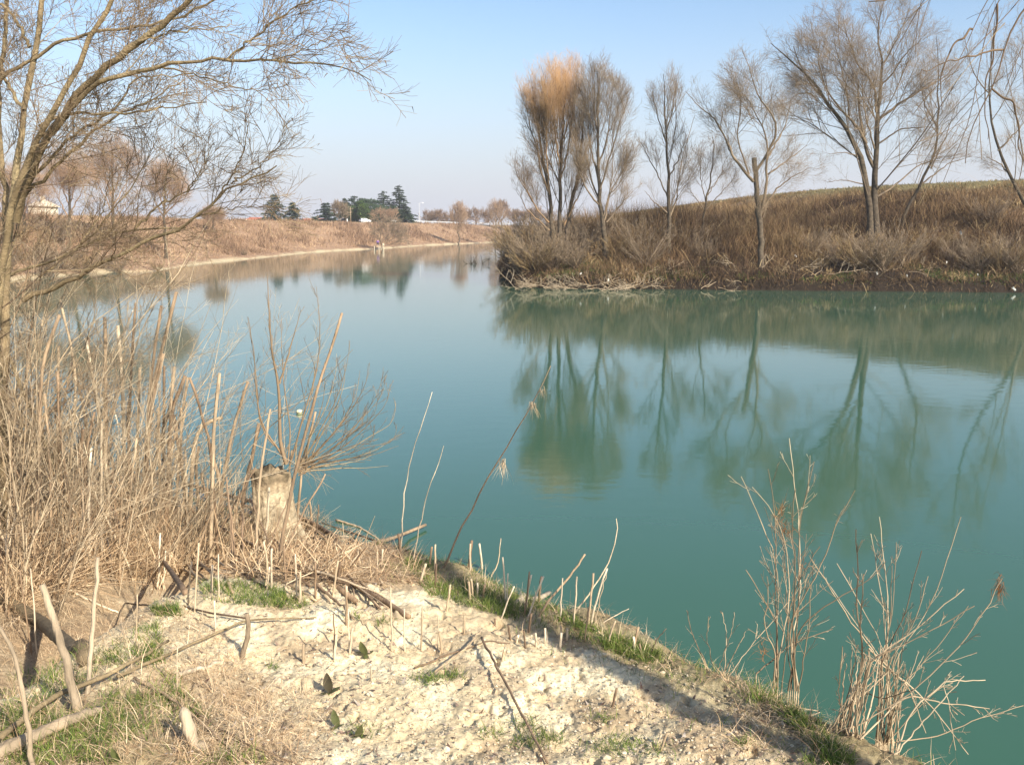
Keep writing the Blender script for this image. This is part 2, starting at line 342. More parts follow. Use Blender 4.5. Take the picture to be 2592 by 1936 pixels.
# ------------------------------------------------------------------ water
wm = bpy.data.materials.new('river_water'); wm.use_nodes = True; n = wm.node_tree.nodes; l = wm.node_tree.links
b = n['Principled BSDF']; b.inputs['Base Color'].default_value = (.037, .098, .063, 1); b.inputs['Roughness'].default_value = .05; b.inputs['IOR'].default_value = 1.33
tc = n.new('ShaderNodeTexCoord'); mp = n.new('ShaderNodeMapping'); mp.inputs['Scale'].default_value = (.6, 1.0, 1); l.new(tc.outputs['Object'], mp.inputs[0])
w1 = n.new('ShaderNodeTexNoise'); w1.inputs['Scale'].default_value = 2.2; w1.inputs['Detail'].default_value = 3; l.new(mp.outputs[0], w1.inputs[0])
w2 = n.new('ShaderNodeTexNoise'); w2.inputs['Scale'].default_value = .09; w2.inputs['Detail'].default_value = 3; l.new(tc.outputs['Object'], w2.inputs[0])
mr = n.new('ShaderNodeMapRange'); mr.inputs[1].default_value = .4; mr.inputs[2].default_value = .65; mr.inputs[3].default_value = .35; mr.inputs[4].default_value = 1.0; l.new(w2.outputs[0], mr.inputs[0])
bp = n.new('ShaderNodeBump'); bp.inputs['Distance'].default_value = .0035; l.new(mr.outputs[0], bp.inputs['Strength']); l.new(w1.outputs[0], bp.inputs['Height']); l.new(bp.outputs[0], b.inputs['Normal'])
m = MB(); a = np.linspace(0, 2*math.pi, 97)[:-1]
m.add(np.stack([np.cos(a)*4000, np.sin(a)*4000, np.zeros(96)], 1), [np.arange(96)[None]])
tag(m.build('water', wm), kind='structure')

# ------------------------------------------------------------------ bare trees
def resample(P, n):
    P = np.asarray(P, float); d = np.r_[0, np.cumsum(np.linalg.norm(np.diff(P, axis=0), axis=1))]
    # smooth (catmull-like) by cubic easing of a dense polyline
    t = np.linspace(0, d[-1], n); Q = np.stack([np.interp(t, d, P[:, k]) for k in range(3)], 1)
    for _ in range(2): Q[1:-1] = .25*Q[:-2]+.5*Q[1:-1]+.25*Q[2:]
    return Q
def grow(P, R, nch, t0, t1, lf, angd, npt, wob, trop, rf, rr, env=None, Lmin=.02, tipf=.3, minr=.001):
    M, N = P.shape[:2]
    Lp = np.linalg.norm(np.diff(P, axis=1), axis=2).sum(1)
    tt = rr.uniform(t0, t1, (M, nch)); ix = tt*(N-1); i = np.minimum(ix.astype(int), N-2); f = (ix-i)[..., None]
    m = np.arange(M)[:, None]
    keep = (rr.random((M, nch)) < np.clip(Lp/(np.mean(Lp)*1.1), .12, 1)[:, None]).ravel()
    pos = P[m, i]*(1-f)+P[m, i+1]*f; tan = P[m, i+1]-P[m, i]; tan /= np.linalg.norm(tan, axis=2, keepdims=True)+1e-9
    rad_ = R[m, i]*(1-f[..., 0])+R[m, i+1]*f[..., 0]
    v = rr.normal(size=tan.shape); v -= (v*tan).sum(2, keepdims=True)*tan; v /= np.linalg.norm(v, axis=2, keepdims=True)
    a = np.radians(angd)*(1+.25*rr.normal(size=(M, nch)))[..., None]
    d = (tan*np.cos(a)+v*np.sin(a)).reshape(-1, 3)
    L = np.maximum((Lp[:, None]*lf*(1.15-.75*tt)*rr.uniform(.55, 1.25, (M, nch))).ravel(), Lmin)
    p0 = pos.reshape(-1, 3)[keep]; d = d[keep]; L = L[keep]; rad_ = rad_.ravel()[keep]
    noise = rr.normal(0, wob, (npt-1, len(p0), 3))
    def integ(L):
        Q = np.empty((len(p0), npt, 3)); Q[:, 0] = p0; dd = d.copy(); st = (L/(npt-1))[:, None]
        for k in range(npt-1):
            Q[:, k+1] = Q[:, k]+dd*st
            dd = dd+noise[k]+np.array([0, 0, 1.])*trop; dd /= np.linalg.norm(dd, axis=1, keepdims=True)
        return Q
    Q = integ(L)
    if env is not None:
        over = rr.normal(.08, .32, len(Q))
        for _ in range(4):
            e = Q[:, -1]; o = np.full(len(e), 9.)
            for (cx, cy, cz, rx, ry, rz) in env: o = np.minimum(o, ((e[:, 0]-cx)/rx)**2+((e[:, 1]-cy)/ry)**2+((e[:, 2]-cz)/rz)**2)
            L = np.where(o > 1+over, L*.72, L); Q = integ(L)
    r0 = np.maximum(np.minimum(rad_.ravel()*.8, L*rf), minr)
    R2 = r0[:, None]*np.linspace(1, tipf, npt)[None]
    return Q, np.maximum(R2, minr*.8)
def trace(pts, D0, D1=None, sh=(1, 0, 0)):
    P = np.array([(p[0]/sh[0]+sh[1], p[1]/sh[0]+sh[2]) for p in pts], float)
    D1 = D0 if D1 is None else D1
    c = np.r_[0, np.cumsum(np.hypot(*np.diff(P, axis=0).T))]; c /= c[-1]
    return pt(P[:, 0], P[:, 1], D0+(D1-D0)*c)
def bare_tree(name, label, D, trunk, limbs, env_px, seed, mats, nlev=(9, 7, 6, 3), w=(26, 8), lw=10, angs=(32, 34, 36, 38), trop=.06, lf=(.5, .6, .7, .8),
              cat='tree', group=None, tint_fn=None, root=True, twr=.0065, depth=.35, wob=.10, kk=3, extra=0):
    rr = np.random.default_rng(seed); s = D/F_
    TP = [trace(t, D) for t in trunk] if isinstance(trunk[0], list) else [trace(trunk, D)]
    base = TP[0][0].copy(); gz = float(H(base[0], base[1]))
    t = empty(name, (base[0], base[1], min(gz, base[2])-.1), label, cat, group)
    mt = MB(); PR = []
    for k, P in enumerate(TP):
        if root: P = np.vstack([[P[0, 0]+(k and .1), P[0, 1], min(gz, P[0, 2])-.25], P])
        Q = resample(P, 16); Q[1:-1] += rr.normal(0, .012*D/20, (14, 3))*np.array([1, 1, .3]); R = np.linspace(w[0]*.56, w[1]*.55, 16)*s/2
        R[0] *= 1.35; R[1] *= 1.12
        mt.tubes(Q, R, 9, rr.uniform(.2, .7, 16)[None]*.6+.2); PR.append((Q, R))
    mt.build('trunk', mats[0], t)
    mc = MB(); L1P = [q for q, r in PR]; L1R = [r for q, r in PR]
    env = [(*pt(cx, cy, D), rx*s, max(rx*s*.9, 1e-3), ry*s) for cx, cy, rx, ry in env_px]
    for k, lb in enumerate(limbs):
        wd_ = lw
        if isinstance(lb, tuple): lb, wd_ = lb
        P = trace(lb, D); off = rr.uniform(-1, 1)*depth*np.linalg.norm(P[-1]-P[0])
        c = np.linspace(0, 1, len(P)); P = trace(lb, D, D+off)
        Q = resample(P, 16); Q[1:-1] += rr.normal(0, .008*D/20, (14, 3)); R = np.linspace(wd_*.58, .9, 16)*s/2
        mc.tubes(Q, R, 7, rr.uniform(.2, .7, 16)[None]*.6+.2); L1P.append(Q); L1R.append(R)
    P = np.array(L1P); R = np.array(L1R)
    t0 = np.array([.35]*len(TP)+[.18]*len(limbs))
    if extra:                                   # secondary scaffold limbs of its own making
        Q, R2 = grow(P, R, extra, .35, .9, .45, angs[0]*.9, 16, wob*.5, trop, .03, rr, env, tipf=.3, minr=twr)
        mc.tubes(Q, R2, 5, .4); P = np.concatenate([P, Q]); R = np.concatenate([R, R2])
    P, R = grow(P, R, nlev[0], .22, .99, lf[0], angs[0], 8, wob, trop, .0058, rr, env, Lmin=1.6*D/77, tipf=.35, minr=twr)
    allP = [(P, R, 5, 1)]
    for k in range(1, len(nlev)):
        P, R = grow(P, R, nlev[k], .10, .99, lf[k], angs[k], [7, 5, 4, 3][k], wob, trop, .007, rr, env if k < 3 else None, Lmin=[0, 1.0, .7, .45][k]*D/77, tipf=.5, minr=twr*[1, .85, .7, .6][k])
        allP.append((P, R, kk, k+1))
    zs = [p[0][..., 2].max() for p in allP]; zt = max(zs); z0 = base[2]
    for P, R, k, lv in allP:
        hh = (P[..., 2]-z0)/(zt-z0)
        ti = tint_fn(P, hh, lv, rr) if tint_fn else np.clip(.28+.13*lv+rr.normal(0, .14, P.shape[:1])[:, None]+0*hh, 0, 1)
        mc.tubes(P, R, k, ti)
    mc.build('crown', mats[1], t)
    return t
r3 = lambda L: [(x/2.503+1200, y/2.503+100) for x, y in L]
r4 = lambda L: [(x/2.174+1850, y/2.174) for x, y in L]
r1 = lambda L: [(x/2.203, y/2.203) for x, y in L]
r7 = lambda L: [(x/3.16, y/3.16+420) for x, y in L]
def tintO(P, hh, lv, rr):
    return np.clip(.05+.10*lv+.75*sm((hh-.50)/.42)*(lv >= 2)+rr.normal(0, .09, P.shape[:1])[:, None], 0, 1)
bare_tree('willow_tree', 'tall bare willow whose upper twigs glow orange, leftmost on the right bank', 79,
    [r3([(500, 1220), (480, 1000), (470, 900), (430, 700), (390, 500), (370, 300)]), r3([(540, 1200), (545, 950), (550, 800), (570, 550), (580, 200)]), r3([(585, 1180), (640, 950), (680, 750), (700, 300)])],
    [r3([(470, 900), (400, 700), (340, 500), (330, 380)]), r3([(475, 1160), (400, 1080), (330, 950), (270, 850)]), r3([(480, 1210), (330, 1080), (280, 960)]), r3([(545, 800), (500, 500), (500, 180)]),
     r3([(545, 900), (600, 700), (640, 400), (650, 200)]), r3([(480, 1000), (460, 700), (450, 300)]), r3([(570, 1180), (660, 1000), (720, 850)]), r3([(550, 800), (540, 500), (540, 150)])],
    [(1403, 290, 92, 150), (1395, 420, 90, 120)], 11, (M_bark, M_twigo), nlev=(13, 9, 6, 3), w=(24, 2.5), lw=8, angs=(22, 24, 28, 30), trop=.14, tint_fn=tintO, extra=2)
bare_tree('willow_tree', 'tall grey rounded bare willow beside the orange one', 77,
    r3([(835, 1290), (800, 1050), (785, 880), (790, 650), (780, 400), (780, 200)]),
    [r3([(800, 1050), (740, 880), (700, 680), (660, 400)]), r3([(795, 960), (860, 750), (920, 550), (980, 350)]), r3([(820, 1200), (850, 1000), (900, 900), (980, 780)]), r3([(800, 1060), (710, 950), (640, 770), (600, 700)]),
     r3([(785, 880), (730, 650), (720, 300)]), r3([(790, 800), (850, 600), (880, 300)]), r3([(840, 1160), (920, 1060), (1010, 960)])],
    [(1520, 270, 85, 125), (1530, 410, 90, 110)], 12, (M_bark, M_twig), nlev=(13, 8, 6, 3), w=(26, 2.5), lw=9, angs=(24, 27, 30, 32), trop=.11, extra=2)
bare_tree('willow_tree', 'slender bare tree with a narrow upright crown and straight dark trunk', 77,
    r3([(1230, 1260), (1235, 1000), (1230, 850), (1215, 650), (1210, 550), (1200, 220)]),
    [r3([(1225, 1000), (1170, 870), (1080, 700), (1040, 620)]), r3([(1240, 1130), (1280, 1040), (1290, 900), (1330, 700), (1400, 480)]), r3([(1235, 870), (1300, 750), (1350, 600)]), r3([(1215, 650), (1160, 480), (1130, 330)]), r3([(1212, 600), (1260, 450), (1280, 260)]),
     r3([(1225, 1100), (1130, 1020), (1080, 960)])],
    [(1682, 275, 48, 112), (1690, 420, 90, 85)], 13, (M_bark, M_twig), nlev=(13, 8, 6, 3), w=(22, 2), lw=7, angs=(24, 27, 30, 32), trop=.13)
bare_tree('young_tree', 'small thin bare tree between the slender tree and the broken-topped one', 80,
    r3([(1450, 1200), (1460, 1080), (1500, 900), (1520, 700), (1510, 620)]),
    [r3([(1465, 1080), (1560, 980), (1650, 880)]), r3([(1460, 1080), (1400, 1000), (1340, 910)]), r3([(1480, 990), (1560, 860), (1600, 740)]), r3([(1470, 1040), (1430, 850), (1440, 700)])],
    [(1803, 440, 80, 105)], 14, (M_bark, M_twig), nlev=(10, 7, 5, 2), w=(12, 3), lw=4.5, angs=(28, 30, 34, 34), trop=.08)
bare_tree('willow_tree', 'open bare tree with a snapped-off top, its trunk standing close to the water', 73.5,
    r4([(170, 1420), (155, 1200), (137, 1000), (128, 870)]),
    [(r4([(125, 1000), (60, 930), (0, 840)])+r3([(1640, 740), (1600, 620), (1520, 500), (1400, 400), (1340, 330)]), 14), (r4([(140, 940), (200, 850), (250, 750), (270, 690), (190, 590), (130, 500), (100, 350), (60, 270)]), 13),
     (r4([(160, 1180), (190, 1080), (200, 900), (200, 750), (150, 650), (100, 560), (40, 480)]), 14), (r4([(165, 1160), (250, 1040), (310, 990), (440, 920)]), 10), r4([(205, 960), (330, 870), (420, 800)]), r4([(100, 960), (30, 760), (60, 560), (20, 400)]),
     r4([(200, 870), (300, 700), (330, 560)]), (r4([(0, 840), (-60, 700), (-30, 560)]), 6)],
    [(1890, 250, 125, 150), (1960, 400, 140, 110)], 15, (M_bark, M_twig), nlev=(13, 9, 6, 3), w=(28, 22), lw=8, angs=(34, 34, 36, 36), trop=.06)
bare_tree('willow_tree', 'largest bare tree on the right bank, forking low into two thick trunks', 76,
    [r4([(775, 1260), (760, 1100), (745, 1000), (720, 870), (700, 780), (640, 720), (560, 610), (480, 480), (380, 380), (290, 300), (220, 240)]),
     r4([(800, 1260), (788, 1000), (792, 850), (810, 700), (820, 500), (840, 350), (800, 210), (825, 60)])],
    [(r4([(800, 620), (800, 480), (690, 350), (650, 200), (540, 100)]), 11), (r4([(810, 660), (900, 590), (1030, 510), (1130, 450), (1230, 400)]), 13), (r4([(815, 790), (930, 710), (1060, 700), (1150, 710)]), 8),
     (r4([(745, 790), (690, 680), (620, 620), (540, 530), (500, 430), (470, 250)]), 13), (r4([(715, 860), (620, 840), (540, 850)]), 6), (r4([(810, 1080), (930, 1000), (1040, 900), (1300, 860)]), 8),
     (r4([(750, 1020), (620, 990), (530, 1005)]), 6), (r4([(480, 560), (440, 510), (360, 520), (300, 580)]), 6), (r4([(840, 350), (900, 250), (960, 120), (980, 40)]), 8), (r4([(820, 480), (880, 420), (960, 300), (1080, 180)]), 8),
     (r4([(650, 640), (640, 500), (600, 350), (560, 180)]), 8), (r4([(790, 820), (740, 650), (720, 500), (740, 300)]), 8)],
    [(2130, 190, 190, 190), (2290, 260, 180, 200), (2200, 60, 130, 90)], 16, (M_bark, M_twig), nlev=(14, 10, 7, 3), w=(36, 3), lw=10, angs=(36, 36, 38, 38), trop=.05, extra=1)
bare_tree('leaning_willow', 'bare leaning tree rising right behind the big forked tree', 79,
    r4([(930, 1220), (1010, 1070), (1100, 930), (1140, 800), (1130, 640), (1150, 400), (1130, 200)]),
    [r4([(1100, 930), (1180, 760), (1230, 600)]), r4([(1050, 1010), (1200, 900), (1330, 860)]), r4([(1135, 700), (1060, 560), (1040, 380)])],
    [(2375, 260, 100, 210)], 17, (M_bark, M_twig), nlev=(12, 8, 6, 3), w=(17, 2), lw=7, angs=(34, 34, 36, 36), trop=.06)
bare_tree('willow_tree', 'bare tree at the right edge with its stem curving up out of the frame', 71,
    r4([(1690, 1330), (1613, 1130), (1540, 970), (1470, 830), (1430, 700), (1410, 500), (1440, 300), (1460, 50)]),
    [r4([(1660, 1250), (1610, 860), (1560, 600), (1540, 500), (1500, 300)]), r4([(1640, 1180), (1640, 800), (1610, 400), (1600, 100)]), r4([(1470, 830), (1560, 740), (1640, 640)]), r4([(1540, 970), (1480, 900), (1400, 860)])],
    [(2570, 180, 120, 230)], 18, (M_bark, M_twig), nlev=(12, 9, 6, 3), w=(20, 2), lw=9, angs=(34, 34, 36, 36), trop=.06, extra=1)
def tintF(P, hh, lv, rr): return np.clip(.15+.14*lv+.15*hh+rr.normal(0, .12, P.shape[:1])[:, None], 0, 1)
# rust-tinted trees on the far left bank
for k, (cx, top, by, rx, seed, D, lab) in enumerate([(285, 335, 575, 85, 31, 118, 'tall rounded rust-brown tree on the far bank, behind the near branches'),
                                        (415, 415, 575, 60, 32, 122, 'smaller rust-brown rounded tree on the far bank beside the taller one'),
                                        (175, 370, 590, 75, 33, 112, 'wide tan bare tree on the far bank at the left'), (60, 420, 600, 70, 34, 108, 'low tan bare tree on the far bank at the left edge'),
                                        (540, 535, 566, 22, 36, 170, 'low bare bush on the far crest left of the lone cedar')]):
    mid = (top+by)/2; h = by-top
    bare_tree('bare_tree', lab, D, [(cx, by), (cx+2, by-h*.35), (cx-3, by-h*.7), (cx, top+8)],
        [[(cx, by-h*.15), (cx-rx*.5, mid), (cx-rx*.7, top+h*.35)], [(cx, by-h*.2), (cx+rx*.45, mid), (cx+rx*.6, top+h*.35)], [(cx, by-h*.3), (cx-rx*.3, top+h*.4), (cx-rx*.3, top+h*.15)], [(cx, by-h*.3), (cx+rx*.25, top+h*.4), (cx+rx*.3, top+h*.15)]],
        [(cx, top+h*.42, rx, h*.44)], seed, (M_bark, M_twigf), nlev=(12, 8, 5, 2), w=(15, 4), lw=6, angs=(36, 38, 38, 38), trop=.06, tint_fn=tintF, twr=.012, extra=1)
# pale little trees on the far slope and shore
bare_tree('bare_tree', 'small pollarded bare tree standing in the water at the far shore', 287, [(1161, 619), (1162, 600), (1160, 585)],
    [[(1161, 592), (1150, 570), (1146, 545)], [(1161, 590), (1163, 560), (1161, 530)], [(1161, 592), (1175, 568), (1180, 545)], [(1161, 588), (1155, 560), (1156, 535)], [(1161, 590), (1169, 560), (1171, 535)]],
    [(1162, 550, 24, 36)], 41, (M_bark, M_twigf), nlev=(10, 7, 4), w=(7, 4), lw=2.5, angs=(26, 30, 34), trop=.12, tint_fn=tintF, twr=.035)
bare_tree('bare_tree', 'pale bare tree on the far slope just left of the wooded point', 300, [(1254, 600), (1255, 570), (1256, 525)],
    [[(1255, 580), (1243, 555), (1240, 535)], [(1255, 580), (1266, 555), (1270, 535)]], [(1255, 548, 26, 38)], 42, (M_bark, M_twigf), nlev=(10, 8, 4), w=(6, 2), lw=2.5, angs=(26, 30, 34), trop=.12, tint_fn=tintF, twr=.035)
bare_tree('waterside_bush', 'grey-brown bare bush leaning over the seated angler on the far slope', 214, [(968, 628), (962, 600), (958, 575)],
    [[(966, 615), (985, 590), (1000, 572)], [(968, 622), (1000, 600), (1025, 590)], [(964, 608), (945, 588), (940, 572)], [(968, 625), (1010, 612), (1035, 610)], [(966, 610), (975, 580), (980, 560)]],
    [(985, 592, 48, 36)], 43, (M_bark, M_twig), nlev=(10, 8, 4), w=(4, 2), lw=2.5, angs=(30, 34, 34), trop=.05, twr=.028, cat='bush')
# row of far bare trees behind the guard rail: individuals, each its own crown
for k, (cx, top, rx) in enumerate([(1082, 538, 18), (1108, 529, 20), (1140, 538, 20), (1172, 532, 20), (1205, 528, 24), (1238, 530, 18), (1268, 510, 22), (1300, 525, 22), (1325, 530, 22), (1355, 520, 24), (1385, 530, 22)]):
    top += 7 if cx != 1268 else 3; mid = (top+562)/2; h = 566-top
    bare_tree('far_tree', 'bare brownish tree behind the guard rail, '+['first', 'second', 'third', 'fourth', 'fifth', 'sixth', 'tall seventh', 'eighth', 'ninth', 'tenth', 'eleventh'][k]+' right of the street lamp', 430, [(cx, 568), (cx+1, mid), (cx, top+4)],
        [[(cx, 562), (cx-rx*.5, mid), (cx-rx*.6, top+h*.3)], [(cx, 562), (cx+rx*.5, mid), (cx+rx*.6, top+h*.3)]], [(cx, top+h*.5, rx, h*.5)], 50+k, (M_bark, M_twigf), nlev=(11, 9, 5), w=(4, 2), lw=2.5,
        angs=(28, 32, 34), trop=.1, twr=.06, group='far trees behind the guard rail', tint_fn=lambda P, hh, lv, rr: np.clip(.02+.1*lv+rr.normal(0, .1, P.shape[:1])[:, None]+0*hh, 0, 1))

# ------------------------------------------------------------------ conifers
def conifer(name, label, cx, top, base, rx, D, seed, mat=None, irregular=.25, tiers=16, group=None):
    rr = np.random.default_rng(seed); s = D/F_; b0 = pt(cx, base, D); tp = pt(cx, top, D); gz = float(H(b0[0], b0[1]))
    t = empty(name, (b0[0], b0[1], min(gz, b0[2])), label, 'tree', group)
    m = MB(); P = resample([(b0[0], b0[1], min(gz, b0[2])-.2), (b0[0]+.1, b0[1], (b0[2]+tp[2])/2), tuple(tp)], 8); m.tubes(P, np.linspace(.35, .05, 8), 7, .3); m.build('trunk', M_bark, t)
    m = MB(); hgt = tp[2]-b0[2]
    for k in range(tiers):
        f = (k+.3*rr.random())/tiers; z = b0[2]+hgt*(f*.97+.02); L0 = rx*s*1.5*(1-f)**.8+.4
        for j in range(rr.integers(5, 8)):
            a = rr.uniform(0, 2*math.pi); L = L0*rr.uniform(1-irregular*1.6, 1+irregular); nn = max(int(L*55), 16)
            u = rr.random(nn)**.7; p = np.stack([b0[0]+np.cos(a)*L*u, b0[1]+np.sin(a)*L*u, z+L*.10*u-L*.18*u**2+.0*u], 1)
            side = rr.normal(0, .16*L+.05, nn)*(1.1-u); p[:, 0] -= np.sin(a)*side; p[:, 1] += np.cos(a)*side; p[:, 2] += rr.normal(0, .06, nn)
            dv = np.stack([np.cos(a)+rr.normal(0, .6, nn), np.sin(a)+rr.normal(0, .6, nn), rr.normal(.1, .3, nn)], 1)
            m.blades(p, dv, rr.uniform(.35, .8, nn), rr.uniform(.2, .4, nn), rr.uniform(0, .3, nn), 2, rr.uniform(.1, .9)*.5+rr.uniform(0, .5, nn), rr=rr)
    m.build('crown', mat or M_conif, t, smooth=False); return t
conifer('cedar_tree', 'large conical dark green cedar standing alone on the far crest', 697, 490, 566, 28, 330, 71)
conifer('cedar_tree', 'small pointed conifer to the right of the lone large cedar', 742, 511, 566, 15, 325, 72)
conifer('cedar_tree', 'blue-green ragged cedar at the left end of the evergreen clump', 828, 512, 568, 24, 330, 73, irregular=.5)
conifer('cedar_tree', 'flat-topped blue-green cedar second from the left in the evergreen clump', 872, 500, 568, 24, 345, 74, irregular=.5)
conifer('cedar_tree', 'flat-topped cedar in the middle of the evergreen clump', 897, 495, 568, 28, 345, 75, irregular=.5)
conifer('cedar_tree', 'tall cedar with stepped tiers, second from the right of the clump', 972, 482, 568, 26, 335, 76)
conifer('cedar_tree', 'tallest cedar with a thin spiky top at the right of the clump', 1011, 468, 568, 26, 335, 77, tiers=20)
conifer('cypress_tree', 'tiny dark cypress on the far crest left of the clump', 796, 549, 566, 5, 300, 78, tiers=6)
conifer('low_conifer', 'broad low dark conifer under the tallest cedar', 1028, 528, 568, 30, 325, 79, tiers=9)
def round_tree(name, label, blobs, base, D, seed, mat, n=5200, size=.6):
    rr = np.random.default_rng(seed); s = D/F_; b0 = pt(base[0], base[1], D); gz = float(H(b0[0], b0[1]))
    t = empty(name, (b0[0], b0[1], gz), label, 'tree'); m = MB(); top = pt(blobs[0][0], blobs[0][1], D)
    m.tubes(resample([(b0[0], b0[1], gz-.2), (b0[0], b0[1], (gz+top[2])/2), tuple(top)], 6), np.linspace(.28, .1, 6), 7, .3)
    m.build('trunk', M_bark, t); m = MB()
    for (cx, cy, rx, ry) in blobs:
        c = pt(cx, cy, D)
        for q in range(9):
            v = rr.normal(size=3); v /= np.linalg.norm(v); cc = c+v*np.array([rx, rx, ry])*s*.62; nn = n//(9*len(blobs)); w = rr.normal(size=(nn, 3)); w /= np.linalg.norm(w, axis=1, keepdims=True)
            p = cc+w*np.array([rx, rx, ry])*s*.42*rr.uniform(.6, 1.05, (nn, 1)); m.blades(p, w+rr.normal(0, .5, (nn, 3))+np.array([0, 0, .5]), rr.uniform(.5, 1.1, nn)*size, rr.uniform(.5, 1, nn)*size*.6, rr.uniform(0, .3, nn), 2, np.clip(rr.uniform(.1, .9)*.4+rr.uniform(0, .5, nn), 0, 1), rr=rr)
    m.build('crown', mat, t, smooth=False)
round_tree('pine_tree', 'bright green round pine left of centre in the evergreen clump', [(884, 534, 20, 22), (897, 550, 20, 15)], (890, 566), 318, 81, M_pine)
round_tree('pine_tree', 'yellow-green round pine in the middle of the clump', [(914, 532, 20, 21), (920, 550, 20, 15)], (916, 566), 315, 82, M_pine)
round_tree('pine_tree', 'dark broad pine behind the middle of the clump', [(930, 518, 32, 16), (948, 538, 32, 24)], (938, 568), 330, 83, M_conif, 7000)
round_tree('pine_tree', 'dark green pine low in the clump under the stepped cedar', [(955, 542, 26, 22), (992, 545, 26, 20)], (968, 568), 326, 84, M_conif, 7000)
bare_tree('bare_bush', 'grey bare bush in front of the left side of the evergreen clump', 305, [(860, 568), (860, 550), (860, 520)], [[(860, 560), (848, 540), (842, 525)], [(860, 560), (872, 540), (876, 525)]],
    [(859, 540, 24, 27)], 85, (M_bark, M_twig), nlev=(12, 8, 5), w=(3, 1.5), lw=2, angs=(30, 34, 34), twr=.05, cat='bush')
bare_tree('bare_bush', 'tan bare bush in front of the stepped cedar', 300, [(962, 568), (962, 552), (962, 535)], [[(962, 562), (948, 548), (942, 540)], [(962, 562), (976, 548), (985, 538)]],
    [(965, 550, 28, 18)], 86, (M_bark, M_twigf), nlev=(9, 6, 4), w=(3, 1.5), lw=2, angs=(34, 38, 38), twr=.035, cat='bush')
bare_tree('bare_bush', 'tan bare bush under the tallest cedar', 300, [(990, 568), (990, 552), (990, 542)], [[(990, 562), (980, 550), (976, 544)], [(990, 562), (1000, 550), (1004, 540)]],
    [(992, 551, 20, 17)], 87, (M_bark, M_twigf), nlev=(9, 6, 4), w=(3, 1.5), lw=2, angs=(34, 38, 38), twr=.035, cat='bush')

# ------------------------------------------------------------------ houses behind the levee
def house(name, label, x0, x1, ytop, yeave, D, wallm, roofm, ch=True):
    a = pt(x0, ytop, D); b2 = pt(x1, ytop, D); e = pt(x0, yeave, D); cx = (a[0]+b2[0])/2; wdt = b2[0]-a[0]; gz = float(H(cx, D)); dep = 9
    t = empty(name, (cx, D, gz), label, 'house')
    m = MB(); m.box((cx, D+dep/2, (gz+e[2])/2-.2), (wdt-.8, dep-.8, e[2]-gz+.4)); wall = m.build('wall', wallm, t, False)
    m = MB(); x, zt, ze = wdt/2, a[2], e[2]
    V = np.array([(-x, 0, ze), (x, 0, ze), (x, dep, ze), (-x, dep, ze), (-x*.8, dep/2, zt), (x*.8, dep/2, zt)])+np.array([cx, D, 0])
    m.add(V, [np.array([(0, 1, 5, 4), (2, 3, 4, 5), (0, 3, 2, 1)]), np.array([(0, 4, 3), (1, 2, 5)])], .5); rf = m.build('roof', roofm, t, False)
    if ch:
        m = MB(); m.box((cx+x*.35, D+dep*.4, zt+.2), (.7, .7, 1.4)); o = m.build('chimney', wallm, t, False)
    m = MB()
    for k in range(3): m = MB(); m.box((cx+(k-1)*x*.55, D+.36, (gz+e[2])/2+.5), (1.1, .1, 1.3)); m.build('window', M_glass, t, False)
house('house', 'long low house with a red tile roof left of the lone cedar, cream wing', 616, 690, 550, 557, 345, M_cream, M_roof)
house('house', 'low red roof showing over the crest between the small conifer and the clump', 752, 822, 553, 559, 350, M_cream, M_roof)
house('house', 'pale flat roofed building just left of the red roofed house', 575, 618, 555, 558, 340, M_cream, M_cream, False)
house('house', 'pale house glimpsed through the near branches at far left', 62, 98, 507, 522, 190, M_cream, M_cream)

# ------------------------------------------------------------------ guard rail, lamp post, marker
def crest_at(px, dd=29.0):
    D = np.arange(90, 900, .5); P = pt(np.full(len(D), px), np.full(len(D), 560.), D); d = seg_dist(P[:, 0], P[:, 1], SHB)*np.where(inside(P[:, 0], P[:, 1], PGB), 1, -1)
    i = np.argmax(d > dd); p = P[i]; return np.array([p[0], p[1], float(H(p[0], p[1], False))])
def on_crest(px, D): p = pt(px, 560, D); return np.array([p[0], p[1], float(H(p[0], p[1]))])
t = empty('guard_rail', on_crest(1150, 300), 'long white steel guard rail along the road on the far crest', 'guard rail')
m = MB(); nn = 60; P = np.array([crest_at(x_, 31) for x_ in np.linspace(990, 1300, nn)]); P[:, 2] += .80
R0 = P.copy()
for a, c in ((0, 1),): pass
prof = [(-.03, -.16), (.05, -.08), (-.03, 0), (.05, .08), (-.03, .16)]
V = np.array([[p+np.array([0, q[0], q[1]]) for q in prof] for p in P]).reshape(-1, 3); V2 = V+np.array([0, .04, 0])
q = np.array([(i*5+j, (i+1)*5+j, (i+1)*5+j+1, i*5+j+1) for i in range(nn-1) for j in range(4)])
m.add(V, [q], .5); m.add(V2, [q[:, ::-1]], .5); m.build('rail', M_metal, t, False)
for k in range(nn):
    m = MB(); gz = float(H(P[k, 0], P[k, 1])); m.box((P[k, 0], P[k, 1]+.15, (gz+P[k, 2])/2), (.12, .12, P[k, 2]-gz+.2)); m.build('post', M_metal, t, False)
p = pt(1061, 515, crest_at(1061, 38)[1]); gz = float(H(p[0], p[1]))
t = empty('street_lamp', (p[0], p[1], gz), 'thin grey street lamp with a short arm right of the evergreen clump', 'street lamp')
m = MB(); m.tubes(np.array([(p[0], p[1], gz-.2), (p[0], p[1], (gz+p[2])/2), (p[0], p[1], p[2])]), np.array([.11, .09, .07]), 8); m.build('pole', M_metal, t)
m = MB(); m.tubes(np.array([(p[0], p[1], p[2]-.1), (p[0]+.7, p[1], p[2]+.2), (p[0]+1.2, p[1], p[2]+.25)]), np.array([.06, .05, .05]), 8); m.build('arm', M_metal, t)
